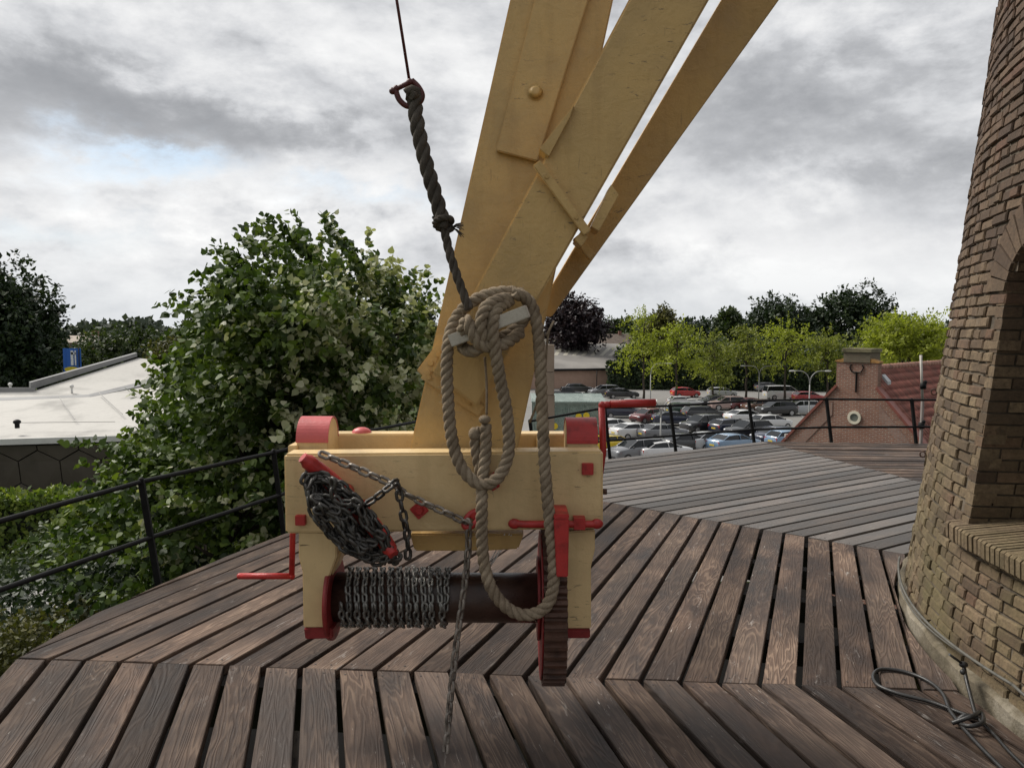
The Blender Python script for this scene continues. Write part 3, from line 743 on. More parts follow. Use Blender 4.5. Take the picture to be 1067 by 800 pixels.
    # end boards closing the box
    for u in (311, 617):
        x = P(u, 480, 3.1).x; mb = MB(); z1 = P(330, 466, 3.05).z; mb.box((x - .018, Y0 + .117, z1 - .22), (x + .018, 3.298, z1 + .012)); mb.done('end_board', cr, root, .003)
    x = P(545, 470, 3.2).x; mb = MB(); z1 = P(330, 462, 3.12).z; mb.box((x + .06, 3.06, z1 - .16), (x + .10, 3.298, z1 + .01)); mb.done('cross_board', M['ochre_dark'], root, .003)
    x = P(375, 460, 3.3).x; mb = MB(); mb.ball((x, 3.345, P(375, 452, 3.34).z + .003), .045, (1, .8, .6)); mb.done('bolt_head', M['redpale'], root)
    # block under the beam
    mb = MB(); mb.prism([(427, 556), (546, 556), (540, 572), (505, 574), (432, 574)], Y0 + .10, Y0 + .32); mb.done('base_block', M['ochre_dark'], root, .006)
    # legs with shaped brackets and red shoes
    mb = MB(); mb.prism([(311, 554), (351, 554), (351, 580), (342, 604), (342, 654), (316, 654), (315, 596), (311, 580)], Y0 + .012, Y0 + .13); lg = mb.done('leg', cr, root, .005)
    mb = MB(); mb.prism([(345, 556), (357, 556), (355, 578), (346, 600)], Y0 + .05, Y0 + .20); mb.done('leg_bracket', cr, root, .003)
    mb = MB(); mb.prism([(316.5, 654.5), (347, 654.5), (347, 665), (318, 666)], Y0 + .004, Y0 + .135); child(mb.done('shoe', M['reddark'], None, .004), lg)
    mb = MB(); mb.prism([(589, 554), (620, 552), (620, 572), (616, 590), (616, 655), (590, 655)], Y0 + .012, Y0 + .13); lg = mb.done('leg', cr, root, .005)
    mb = MB(); mb.prism([(586, 655.5), (615, 655.5), (615, 665), (587, 665)], Y0 + .004, Y0 + .135); child(mb.done('shoe', M['reddark'], None, .004), lg)
    # drum with flanges
    ya = Y0 + .125; zc = P(450, 622, ya).z; xl, xr = P(352, 622, ya).x, P(566, 622, ya).x
    mb = MB(); mb.cyl((xl - .02, ya, zc), (xr + .12, ya, zc), .098, 40); dr = mb.done('winch_drum', M['drum'], root)
    x0 = P(349, 622, ya).x
    mb = MB(); mb.cyl((x0 - .012, ya, zc), (x0 + .006, ya, zc), .168, 48); child(mb.done('flange', M['reddark'], None, .002), dr)
    x1 = P(561, 622, ya).x
    mb = MB(); mb.cyl((x1 - .006, ya, zc), (x1 + .004, ya, zc), .165, 48); child(mb.done('flange', M['reddark'], None, .002), dr)
    # toothed wheel
    zg = P(577, 634, ya).z; xg0, xg1 = P(566, 634, Y0).x, P(589.5, 634, Y0).x; T = 46; rt, rb_ = .318, .296
    prof = []
    for k in range(T):
        for f, r in ((.0, rb_), (.22, rt), (.55, rt), (.78, rb_)):
            a = 2 * math.pi * (k + f) / T; prof.append((r * math.cos(a), r * math.sin(a)))
    mb = MB(); mb.hull([(xg0, ya + .06 + c_, zg + s_) for c_, s_ in prof], [(xg1, ya + .06 + c_, zg + s_) for c_, s_ in prof]); gw = mb.done('gear_wheel', M['rust'], root)
    mb = MB(); mb.cyl((xg0 - .007, ya + .06, zg), (xg0 - .001, ya + .06, zg), .296, 48); child(mb.done('gear_side', M['reddark'], None), gw)
    mb = MB(); mb.cyl((xg0 - .05, ya + .06, zg), (xg1 + .05, ya + .06, zg), .05, 20); child(mb.done('hub', M['red'], None), gw)
    # red guard strap over the gear, lever across the beam
    mb = MB(); mb.prism([(577, 541), (593, 541), (592, 601), (580, 601)], 2.742, 2.760); mb.prism([(577, 541), (593, 541), (593, 536), (578, 536)], 2.742, 2.9); mb.done('gear_guard', M['red'], root, .003)
    mb = MB(); y = Y0 - .035; mb.tube(catmull([P(536, 545, y), P(548, 546, y), P(580, 546, y), P(610, 546, y), P(624, 546, y)], 5), .014, 10)
    for u in (536, 622): mb.ball(P(u, 545.5, y), .019, (1.3, .8, 1.05))
    mb.prism([(598, 540), (610, 540), (610, 552), (598, 552)], y - .014, Y0 + .001); lev = mb.done('lever', M['red'], root)
    # square nuts
    for (u, v, rot, s) in ((314, 541, 0, .021), (612, 488, 0, .024), (437, 531, .72, .029)):
        c = P(u, v, Y0 - .001); mb = MB(); k = [(s * math.cos(rot + math.pi / 4 + i * math.pi / 2) * 1.3, s * math.sin(rot + math.pi / 4 + i * math.pi / 2) * 1.3) for i in range(4)]
        mb.hull([(c.x + a_, c.y - .02 if rot == 0 else c.y - .007, c.z + b_) for a_, b_ in k], [(c.x + a_, c.y + .004, c.z + b_) for a_, b_ in k])
        if rot: mb.cyl((c.x, c.y - .006, c.z), (c.x, c.y - .018, c.z), .018, 6)
        mb.done('square_nut', M['red'], root, .002)
    for v in (512,): 
        c = P(628.5, v, Y0 + .06); mb = MB(); mb.cyl(c, c + Vector((.014, 0, 0)), .012, 8); mb.done('bolt', M['rust'], root)
    # big red horn cleat that carries the slack chain
    a, b = P(319, 474, Y0 - .085), P(413, 573, Y0 - .10); mid = (a + b) / 2; d = (b - a)
    pts = [a, a + d * .25, mid, a + d * .75, b]; pts[0] += Vector((0, -.05, 0)); pts[4] += Vector((0, -.06, 0))
    mb = MB(); cv = catmull(pts, 8); n = len(cv); mb.tube(cv, [.027 + .010 * (1 - abs(i / (n - 1) * 2 - 1)) if 1 < i < n - 2 else .020 for i in range(n)], 14)
    mb.cyl(mid + Vector((-.03, 0, .03)), mid + Vector((-.03, .077, .03)), .026, 14); mb.cyl(mid + Vector((.03, 0, -.03)), mid + Vector((.03, .077, -.03)), .026, 14)
    mb.done('cleat', M['red'], root)
    # red lashing eye under the beam
    c = P(492, 541, Y0 - .03); mb = MB(); mb.tube([c + Vector((.030 * math.cos(q), .012 * math.sin(q), .022 * math.sin(q) + .018 * math.cos(q))) for q in np.linspace(0, 2 * math.pi, 18)[:-1]], .0125, 8, closed=True)
    mb.cyl(c + Vector((.01, 0, .01)), c + Vector((.01, .034, .01)), .014, 10); mb.done('ring_bolt', M['red'], root)
    c = P(518, 500, Y0); mb = MB(); mb.prism([(506, 500), (515, 492), (521, 507), (513, 512)], Y0 - .02, Y0 + .003); mb.done('square_nut', M['red'], root, .002)
    # wooden belaying peg
    q0, q1 = P(470, 355, 2.80), P(550, 324, 2.76); mb = MB(); mb.bar(q0, q1, .046, .058, (0, 1, 0)); mb.done('belaying_peg', M['peg'], root, .003)
    c = (q0 + q1) / 2; mb = MB(); mb.cyl(c + Vector((0, .02, 0)), c + Vector((0, .20, 0)), .018, 12); mb.done('peg_stem', M['rust'], root)
    # crank shaft with a handle at each end
    ys = 3.20
    mb = MB(); mb.cyl((P(302, 512, ys).x, ys, P(300, 512, ys).z), (P(622, 512, ys).x, ys, P(300, 512, ys).z), .02, 12); sf = mb.done('crank_shaft', M['rust'], root)
    mb = MB(); mb.tube([P(306, 512, ys), P(304, 600, ys)], .0125, 10); mb.tube([P(306, 600, ys), P(250, 600, ys)], .0135, 12); mb.ball(P(304, 600, ys), .0145); mb.ball(P(250, 600, ys), .0135); child(mb.done('crank_handle', M['red'], None), sf)
    mb = MB(); mb.tube([P(622.5, 512, ys), P(628.5, 470, ys), P(627, 424, ys)], .0145, 10); mb.ball(P(627.5, 422, ys), .0165); mb.tube([P(629, 421.5, ys), P(636, 421.5, ys)], .014, 10); mb.tube([P(636, 421, ys), P(682, 419.5, ys)], .0165, 14); mb.ball(P(682, 419.5, ys), .0165, (.5, 1, 1)); child(mb.done('crank_handle', M['red'], None), sf)
    return root, ya, zc
WINCH, DRY, DRZ = build_winch()

# ------------------------------------------------------------------ chains
def build_chains():
    Y = 2.90; LL, WW, RR = .053, .036, .0066
    # wound on the drum
    mb = MB(); r = .098 + .011; k = 0
    starts = [355.5, 364, 372.5, 381.5, 390, 398.5, 408, 417, 425.5, 434, 442.5, 450, 460]
    for i, u in enumerate(starts):
        x = P(u, 622, DRY - .1).x; n = 40
        x2 = P(starts[i + 1] if i + 1 < len(starts) else u + 5, 622, DRY - .1).x
        pts = []
        for q in range(n + 1):
            a = math.pi / 2 + 2 * math.pi * q / n; s = q / n; xx = x + (x2 - x) * max(0, (s - .55) / .45) if i + 1 < len(starts) else x + (.02 * s)
            pts.append((xx + random.uniform(-.002, .002), DRY - r * math.cos(a - math.pi / 2) * 1., DRZ - r * math.sin(a - math.pi / 2)))
        chain_into(mb, pts, .045, .031, .0056, .15, i)
    o = mb.done('drum_chain', M['chain']); tag(o, 'grey steel chain wound in tight turns on the winch drum', 'chain')
    # slack chain heaped on the cleat, then led to the ring and down to the deck
    mb = MB(); a, b = P(331, 490, Y - .075), P(404, 566, Y - .075); mid = (a + b) / 2; ax = (b - a); L = ax.length; ax.normalize(); n = Vector((-ax.z, 0, ax.x))
    if n.z < 0: n = -n
    rd = random.Random(4)
    for k in range(11):
        w = .014 + .0047 * k * (.7 + .6 * rd.random()); el = L * (.56 - .010 * k + .09 * rd.random()); dep = -.012 - .0062 * k
        pts = []; sh = rd.uniform(-.015, .03); ph = rd.uniform(0, 6)
        for q in range(30):
            t = 2 * math.pi * q / 30; sag = -.030 * (k / 12) * (1 if math.sin(t) < 0 else .1) * abs(math.sin(t))
            p = mid + ax * (el * math.cos(t) + sh) + n * ((w * .95 if math.sin(t) > 0 else w * 1.15) * math.sin(t) - .012 + .010 * math.sin(3 * t + ph)) + Vector((0, dep * (.45 + .55 * abs(math.sin(t + .3))) - .03 * abs(math.cos(t)) * (k > 5), sag))
            pts.append(p)
        chain_into(mb, catmull(pts, 4, True), LL, WW, RR, .28, 30 + k, 1)
    # strands lying across the middle of the heap
    for k in range(8):
        o0 = rd.uniform(-.05, .035); pts = [mid + ax * (L * q_) + n * (o0 + rd.uniform(-.03, .03)) + Vector((0, -.10 - .02 * rd.random(), 0)) for q_ in ((-.30, -.15, .0, .2, .36) if k % 2 else (-.2, -.1, .08, .25, .33))]
        chain_into(mb, catmull(pts, 8), LL, WW, RR, .5, 60 + k, 1)
    # turn round the bundle
    chain_into(mb, catmull([P(345, 528, Y - .15), P(365, 531, Y - .17), P(385, 523, Y - .17), P(405, 508, Y - .15), P(414, 502, Y - .10), P(416, 515, Y - .09), P(420, 535, Y - .09), P(424, 556, Y - .07), P(425, 577, Y - .06)], 8), LL, WW, RR, .25, 80, 1)
    chain_into(mb, catmull([P(338, 474, Y - .1), P(362, 484, Y - .1), P(385, 494, Y - .10), P(408, 504, Y - .09), P(420, 513, Y - .07), P(440, 523, Y - .055), P(465, 534, Y - .05), P(487, 545, Y - .045)], 8), LL, WW, RR, .2, 81)
    # hanging fall
    chain_into(mb, catmull([P(488, 546, Y - .045), P(488, 570, Y - .04), P(484, 610, Y - .045), P(477, 660, Y - .06), P(470, 720, Y - .085), P(463, 800, Y - .13), P(459, 850, Y - .17)], 10), LL * 1.0, WW * .95, RR, .12, 82)
    o = mb.done('slack_chain', [M['chainrust'], M['chaindark']]); tag(o, 'long dark chain heaped on the red cleat and hanging down over the deck', 'chain')
build_chains()

# ------------------------------------------------------------------ ropes
def build_ropes():
    # iron wire and shackle that hold the dark rope
    root = thing('shackle_wire', 'thin iron rod ending in a dark red bow shackle against the sky', 'shackle', P(425, 90, 2.86))
    mb = MB(); w0, w1 = P(412.5, -5, 2.86), P(426.5, 84, 2.86); w0 = w1 + (w0 - w1) * 2.5; mb.cyl(w1, w0, .0055, 8); mb.done('rod', M['shackle'], root)
    mb = MB(); y = 2.86; mb.tube(catmull([P(412, 93, y), P(416, 104, y), P(425, 111, y), P(436, 108, y), P(440, 100, y), P(436, 91, y), P(429, 84, y)], 6), .0105, 8)
    mb.cyl(P(407, 95.5, y), P(432, 84, y), .0095, 8); mb.ball(P(409, 95, y), .013, (1, .8, 1)); mb.ball(P(427, 86, y), .014); mb.ball(P(413, 92.5, y), .0125); mb.done('bow', M['shackle'], root)
    # dark rope from the shackle down behind the coil
    mb = MB(); y = 2.85
    rope_into(mb, catmull([P(426, 100, y - .016), P(431, 97, y), P(432, 104, y + .012), P(434, 125, y), P(440, 155, y), P(448, 185, y), P(457, 215, y), P(463, 238, y)], 8), .0295, .15)
    rope_into(mb, catmull([P(463, 238, y), P(468, 262, y), P(477, 290, y), P(489, 322, y)], 8), .018, .12)
    q = P(462, 237, y)
    rope_into(mb, [q + Vector((.030 * math.cos(t), .03 * math.sin(t), -.012 * math.sin(t) + .004 * t)) for t in np.linspace(0, 9.4, 50)], .013, .06)
    rd = random.Random(2)
    for k in range(26):
        d = Vector((.6 + .4 * rd.random(), rd.uniform(-.5, .5), rd.uniform(-.6, .7))); e = q + Vector((.03, 0, 0)); mb.tube([e, e + d * .022, e + d * .045 + Vector((0, 0, -.01))], .0013, 4)
    tag(mb.done('dark_rope', M['ropedark']), 'thick dark weathered rope hanging from the shackle to the peg', 'rope')
    # pale rope: long bights over the peg
    mb = MB(); r = .0245
    yk = 2.83
    kb, kf = 2.885, 2.745
    main = [P(497, 350, kb), P(520, 352, kb), P(540, 340, kb), P(551, 322, kb), P(546, 309, kb), P(530, 304, kb), P(508, 307, kb), P(487, 318, kb), P(472, 338, kb), P(466, 370, yk + .02), P(467, 420, yk), P(472, 462, yk - .01), P(483, 490, yk - .02), P(502, 505, yk - .025), P(520, 496, yk - .025), P(530, 470, yk - .02), P(528, 430, yk - .02), P(521, 395, yk - .04), P(516, 365, kf + .01), P(513, 340, kf - .005), P(518, 322, kf + .03), P(532, 313, kb - .02), P(522, 312, yk - .02), P(506, 321, kf + .01), P(501, 340, kf - .01), P(504, 357, kf + .02), P(492, 366, yk - .03), P(481, 360, kb - .02), P(482, 345, kf + .035), P(487, 334, kf + .01), P(492, 346, kf - .005), P(503, 360, kf + .01), P(524, 359, kf + .03), P(543, 346, yk + .02)]
    rope_into(mb, catmull(main, 10), r, .098)
    fall = [P(534, 306, yk + .01), P(550, 312, yk + .035), P(559, 335, yk + .03), P(563, 380, yk), P(565, 430, yk - .01), P(568, 490, yk - .03), P(573, 545, yk - .05), P(577, 590, yk - .06), P(574, 622, yk - .06), P(562, 637, yk - .06), P(543, 640, yk - .06), P(525, 630, yk - .06), P(510, 608, yk - .055), P(503, 575, yk - .04), P(502, 530, yk - .04), P(503, 500, yk - .00), P(506, 470, yk + .02), P(506, 443, yk + .025)]
    rope_into(mb, catmull(fall, 10), r * .98, .098)
    # tied ends
    rope_into(mb, catmull([P(502, 500, yk + .04), P(497, 478, yk + .045), P(495, 458, yk + .045), P(500, 447, yk + .04)], 8), r * .85, .11)
    e = P(505, 437, yk + .025); mb.ball(e, .023, (1, 1, .75)); mb.ball(P(494, 452, yk + .04), .024, (.9, 1, 1.1))
    mb.tube(catmull([P(507, 432, yk + .06), P(507, 400, yk + .1), P(505, 372, yk + .09)], 6), .005, 6)
    mb.tube(catmull([P(569, 350, yk), P(577, 335, yk + .05), P(571, 350, yk + .03), P(566, 400, yk + .06), P(552, 440, yk + .15)], 8), .0045, 6)
    rdf = random.Random(12); cm = catmull(main, 10) + catmull(fall, 10)
    for k in range(900):
        c = cm[rdf.randrange(len(cm))]; d = Vector((rdf.gauss(0, 1), rdf.gauss(0, 1), rdf.gauss(0, 1))).normalized(); q = c + d * r * .85 + Vector((0, 0, rdf.uniform(-.01, .01))); e = (d + Vector((rdf.gauss(0, 1), rdf.gauss(0, 1), rdf.gauss(0, 1))) * .8) * rdf.uniform(.006, .016)
        mb.tube([q, q + e * .6, q + e + Vector((0, 0, -.002))], .0006, 3, cap=False)
    tag(mb.done('pale_rope', M['rope']), 'pale hemp rope coiled over the white peg and hanging in long loops', 'rope')
    # thin white cords under the beam
    mb = MB()
    for a, b in (((526, 556), (508, 590)), ((531, 556), (511, 588)), ((533, 557), (509, 593))): mb.cyl(P(*a, 3.0), P(*b, 3.05), .0022, 5)
    tag(mb.done('white_cord', paint('white cord', (.7, .7, .68), .8)), 'thin white cords stretched below the front beam', 'cord')
build_ropes()

# ------------------------------------------------------------------ trees and shrubs
def unit(v): return v / (np.linalg.norm(v, axis=-1, keepdims=True) + 1e-9)
def leaf_verts(c, d, nrm, L, Wd, k=4):
    "leaves as k-gons: c bases, d directions, nrm normals"
    d = unit(d); s = unit(np.cross(nrm, d)); L = L[:, None]; Wd = Wd[:, None]
    if k == 4: prof = [(0, 0), (.45, .5), (1, 0), (.45, -.5)]
    else: prof = [(0, 0), (.10, .42), (.42, .50), (1, 0), (.42, -.50), (.10, -.42)]
    return np.stack([c + d * L * a + s * Wd * b for a, b in prof], 1).reshape(-1, 3)
def shoots(center, radii, n, per, llen, leaf, seed, up=.5, lean=(0, 0, 0), spread=.5, fill=.25, clump=1.0, k=4, droop=.3, blobs=None, pal=None):
    "leaf shoots springing from clumps spread through a crown volume"
    g = np.random.default_rng(seed); center = np.array(center, float); radii = np.array(radii, float)
    d = unit(g.normal(size=(n, 3))); rad = (1 - fill * g.random(n) ** 1.6)
    if blobs is None:
        nb = max(8, int(22 * clump)); bd = unit(g.normal(size=(nb, 3))); bd[:, 2] = np.abs(bd[:, 2]) * 1.1 - .35; br = .42 + .35 * g.random(nb); bs = .28 + .26 * g.random(nb)
        which = g.integers(0, nb, n); base = (bd * br[:, None])[which] + d * (bs[which] * rad)[:, None]
    else:
        bl = np.array(blobs, float); wv = bl[:, 3:].prod(1) ** .62; which = g.choice(len(bl), n, p=wv / wv.sum()); base = bl[which, :3] + d * bl[which, 3:6] * rad[:, None]
        center = np.zeros(3); radii = np.ones(3)
    base = center + base * radii
    out = unit(d + np.array([0, 0, up]) + np.array(lean) + spread * g.normal(size=(n, 3)) * .6)
    ln = llen * (.5 + .9 * g.random(n)); tt = np.tile((np.arange(per) + .5) / per, (n, 1)) + g.normal(size=(n, per)) * .03
    pos = base[:, None] + out[:, None] * (ln[:, None] * tt)[..., None]; pos[..., 2] -= droop * (tt ** 2) * ln[:, None] * .5
    pos += g.normal(size=pos.shape) * leaf * (.30 if k == 6 else .35)
    ld = out[:, None] * .5 + unit(g.normal(size=pos.shape)) * .9 + np.array([0, 0, -droop]); nr = unit(d[:, None] * .5 + np.array([0, 0, .7]) + g.normal(size=pos.shape) * .55)
    N = n * per; sz = leaf * (.6 + .7 * g.random(N))
    v = leaf_verts(pos.reshape(-1, 3), ld.reshape(-1, 3), nr.reshape(-1, 3), sz, sz * (.85 if k == 6 else .6), k)
    r = g.random((n, 1)) * .55 + g.random((n, per)) * .45
    if pal is not None: r = pal(r, pos, which)
    return v, np.clip(r, 0, 1).ravel(), base, out, ln
def limbs(mb, foot, top, r0, base, seed, nl=14, twig=0.02):
    rd = random.Random(seed); foot, top = Vector(foot), Vector(top); H = (top - foot)
    tr = [foot + H * (i / 8) + Vector((rd.uniform(-1, 1), rd.uniform(-1, 1), 0)) * r0 * .5 * (i > 0) for i in range(9)]
    mb.tube(tr, [r0 * (1.25 if i == 0 else 1 - .085 * i) for i in range(9)], 9)
    for k in range(nl):
        b = Vector(base[rd.randrange(len(base))]); s = rd.uniform(.45, .98); a = foot + H * s
        m = a.lerp(b, .5) + Vector((0, 0, (b - a).length * .12)); mb.tube([a, a.lerp(m, .55), m, m.lerp(b, .6), b], [r0 * .36, r0 * .3, r0 * .22, r0 * .13, twig * .5], 6)
def tree(name, label, cx_, y, foot_z, top_z, rx, crown_h, mat, seed, n=420, per=12, llen=.9, leaf=.35, group=None, crown_bottom=None, r0=.22, **kw):
    cz = top_z - crown_h / 2; root = thing(name, label, 'tree', (cx_, y, foot_z), 0, group)
    v, r, base, out, ln = shoots((cx_, y, cz), (rx, rx, crown_h / 2), n, per, llen, leaf, seed, **kw)
    o = poly_mesh('crown', v, kw.get('k', 4), mat, r); to_local(o, root)
    mb = MB(); limbs(mb, (cx_, y, foot_z), (cx_, y, cz + crown_h * .22), r0, base, seed); mb.done('trunk', M['bark'], root)
    return root
def tp(u, vtop, D): p = P(u, vtop, D); return p.x, p.z

# silver lime tree beside the deck
def build_lime():
    y = 11.; root = thing('lime_tree', 'big lime tree with silvery leaves beside the deck railing', 'tree', (-3.4, y, GZ))
    def B(u, v, rx, rz, ry=1.5, yy=y): p = P(u, v, yy); return (p.x, p.y, p.z, rx, ry, rz)
    bl = [B(326, 312, .75, .45), B(362, 335, .85, .7), B(296, 325, .55, .5), B(395, 362, .5, .8), B(305, 375, .7, .65), B(340, 400, 1.1, 1.0), B(272, 425, .65, .6, 1.2, 10.6), B(300, 470, 1.3, 1.0, 1.6), B(400, 430, .6, .9), B(215, 500, .75, .6, 1.2, 10.3), B(255, 545, 1.0, .75, 1.2, 10.2), B(160, 565, .75, .5, 1., 10.), B(350, 500, 1.0, .8), B(210, 605, .6, .35, .9, 9.6), B(262, 330, .3, .35)]
    def pal(r, pos, which):
        x = pos[..., 0]; z = pos[..., 2]; sil = np.clip((x + 2.95) * .5 + .52, 0.10, .95) * (z > -.8) ; g = np.random.default_rng(9)
        q = g.random((r.shape[0], 1)) * .65 + g.random(r.shape) * .35
        return np.where(q < sil * .55, .70 + .3 * g.random(r.shape), r * .66 + np.clip((z - 1.2) * .02, -.05, .05))
    v, r, base, out, ln = shoots((0, 0, 0), (1, 1, 1), 1350, 34, .88, .094, 21, up=.42, lean=(-.32, -.22, 0), spread=.24, fill=.42, k=6, droop=.45, blobs=bl, pal=pal)
    # long leading shoots that break the outline
    g = np.random.default_rng(4); tips = [(212, 255, 290, 330), (238, 262, 285, 300), (262, 232, 320, 275), (275, 226, 335, 270), (335, 232, 372, 280), (362, 248, 388, 300), (222, 285, 275, 325), (215, 303, 262, 345), (388, 262, 402, 315), (408, 290, 402, 330), (426, 318, 405, 345), (120, 470, 175, 500), (100, 520, 160, 540), (300, 228, 340, 285), (250, 240, 300, 290), (440, 335, 405, 375)]
    cs, ds = [], []
    for (u0, v0, u1, v1) in tips:
        for q in range(3):
            a = P(u1 + g.normal() * 9, v1, y + g.normal() * .5); b = P(u0 + g.normal() * 5, v0 + g.normal() * 5 + q * 8, y - .3 + g.normal() * .4)
            for s in np.linspace(0, 1, 48):
                c = a.lerp(b, s); cs.append((c.x + g.normal() * .035, c.y + g.normal() * .035, c.z + g.normal() * .03 + .12 * math.sin(s * 3))); ds.append(tuple((b - a).normalized() * .3 + Vector(g.normal(size=3)) * .6 + Vector((0, 0, -.5))))
    n_dark = len(cs)
    fronts = [(300, 385, 350, 425), (315, 400, 372, 440), (292, 425, 330, 470), (330, 440, 385, 470), (345, 455, 400, 475), (380, 420, 420, 455), (395, 445, 428, 450), (350, 350, 380, 400), (372, 330, 405, 375), (385, 380, 420, 405), (235, 405, 285, 430), (215, 430, 262, 452), (250, 385, 300, 400), (330, 320, 372, 350), (300, 340, 345, 372), (150, 545, 205, 560), (165, 580, 215, 590), (205, 480, 260, 500), (230, 520, 280, 530), (180, 520, 225, 535), (255, 565, 290, 560), (240, 455, 290, 470), (140, 510, 185, 520)]
    for (u0, v0, u1, v1) in fronts:
        for q in range(2):
            yy = y - 1.5 - .4 * g.random() if v0 < 480 else 8.9
            a = P(u1 + g.normal() * 5, v1 + g.normal() * 4, yy + .7); b = P(u0 + g.normal() * 4, v0 + q * 6, yy)
            for s in np.linspace(0, 1, 26):
                c = a.lerp(b, s); cs.append((c.x + g.normal() * .035, c.y + g.normal() * .035, c.z + g.normal() * .03 + .07 * math.sin(s * 3))); ds.append(tuple((b - a).normalized() * .3 + Vector(g.normal(size=3)) * .6 + Vector((0, 0, -.5))))
    cs, ds = np.array(cs), np.array(ds); N = len(cs); sz = .098 * (.7 + .5 * g.random(N)); nr = unit(np.array([0, -.4, .7]) + g.normal(size=(N, 3)) * .6)
    v2 = leaf_verts(cs, ds, nr, sz, sz * .85, 6); r2 = g.random(N) * .66; r2[n_dark:] = np.where(g.random(N - n_dark) < .62, .68 + .32 * g.random(N - n_dark), .4 + .25 * g.random(N - n_dark))
    o = poly_mesh('crown', np.concatenate([v, v2]), 6, M['linden'], np.concatenate([r, r2])); to_local(o, root)
    mb = MB(); limbs(mb, (-3.4, y, GZ), (-3.0, y, 1.5), .24, base, 3, 60); mb.done('trunk', M['bark'], root)
build_lime()

# brighter shrub-like tree left of it and the growth below the railing
def shrub(name, label, blobs, mat, seed, n, per, llen, leaf, k=4, cat='shrub', **kw):
    b0 = blobs[0]; root = thing(name, label, cat, (b0[0], b0[1], GZ))
    v, r, base, out, ln = shoots((0, 0, 0), (1, 1, 1), n, per, llen, leaf, seed, k=k, blobs=blobs, **kw)
    o = poly_mesh('foliage', v, k, mat, r); to_local(o, root)
    mb = MB(); rd = random.Random(seed)
    for i in range(7):
        b = Vector(base[rd.randrange(len(base))]); f = Vector((b0[0] + rd.uniform(-.3, .3), b0[1] + rd.uniform(-.3, .3), GZ)); mb.tube([f, f.lerp(b, .5) + Vector((0, 0, .3)), b], [.06, .04, .012], 6)
    mb.done('stem', M['bark'], root)
def BB(u, v, D, rx, ry, rz): p = P(u, v, D); return (p.x, p.y, p.z, rx, ry, rz)
shrub('young_tree', 'fresh green young tree left of the silvery lime tree', [BB(192, 425, 14.5, .5, .7, .8), BB(208, 375, 14.5, .32, .5, .45), BB(175, 490, 14, .7, .8, .8), BB(128, 535, 13.5, .65, .8, .55), BB(100, 555, 13.5, .4, .6, .4)], M['lime2'], 31, 520, 14, .42, .12, 6, 'tree', up=.5, fill=.5)
shrub('dark_bush', 'dark leafy bush below the railing by the path', [BB(60, 640, 10.5, 1.5, .9, .55), BB(110, 655, 9.5, 1.0, .8, .5), BB(150, 625, 9.5, .8, .8, .5), BB(-30, 650, 10.5, 1.2, .9, .6)], M['dark'], 32, 700, 14, .45, .10, 4, up=.5, fill=.6)
shrub('olive_bush', 'olive green bush at the lower left corner of the deck', [BB(22, 678, 8.2, .42, .5, .20), BB(-20, 690, 8.0, .5, .5, .25), BB(70, 655, 9.0, .3, .3, .16)], M['olive'], 33, 330, 14, .3, .07, 4, up=.6, fill=.6)
shrub('low_shrub', 'mid green shrub between hedge and lime tree', [BB(85, 570, 20, 1.2, 1., .8), BB(50, 585, 21, 1.0, 1., .7), BB(125, 590, 18, 1.2, 1., .9)], M['mid'], 34, 420, 14, .5, .13, 4, up=.5, fill=.6)
def hedge(name, label, a, b, w, z1, mat, seed, leaf, n):
    g = np.random.default_rng(seed); a, b = Vector(a), Vector(b); d = (b - a); L = d.length; d.normalize(); s = Vector((-d.y, d.x, 0))
    root = thing(name, label, 'hedge', (a.x, a.y, GZ)); c = []; nr = []
    hh = z1 - GZ
    u = g.random(n) * L; q = g.random(n); dep = g.random(n) ** 2 * .35
    for i in range(n):
        bump = .14 * math.sin(u[i] * 1.7) + .09 * math.sin(u[i] * 4.1 + 1) + .05 * g.normal()
        if q[i] < .42: p = a + d * u[i] + s * (g.random() * w - w / 2); z = hh + bump - dep[i]; m = (0, 0, 1)
        else: sd_ = -1 if q[i] < .85 else 1; p = a + d * u[i] + s * (sd_ * (w / 2 + bump * .6 - dep[i])); z = g.random() * hh; m = (s.x * sd_, s.y * sd_, .35)
        c.append((p.x, p.y, GZ + z)); nr.append(m)
    c = np.array(c); nr = unit(np.array(nr) + g.normal(size=c.shape) * .5); dd = g.normal(size=c.shape) + np.array([0, 0, .35]); sz = leaf * (.6 + .8 * g.random(n))
    o = poly_mesh('foliage', leaf_verts(c, dd, nr, sz, sz * .7, 4), 4, mat); to_local(o, root)
    mb = MB(); mb.hull([a - s * w * .3, b - s * w * .3, b + s * w * .3, a + s * w * .3], [q_ + Vector((0, 0, hh * .80)) for q_ in (a - s * w * .3, b - s * w * .3, b + s * w * .3, a + s * w * .3)]); mb.done('branches', M['core'], root)
hedge('clipped_hedge', 'tall clipped green hedge in front of the white roofed building', (-46, 33.5, GZ), (-11, 32.0, GZ), 1.6, P(60, 514, 32.5).z, M['lime2'], 5, .23, 26000)
hedge('dark_hedge', 'tall dark hedge behind the far row of parked cars', (16, 128, GZ), (56, 124, GZ), 2.2, P(760, 380, 126).z, M['dark'], 6, .55, 12000)

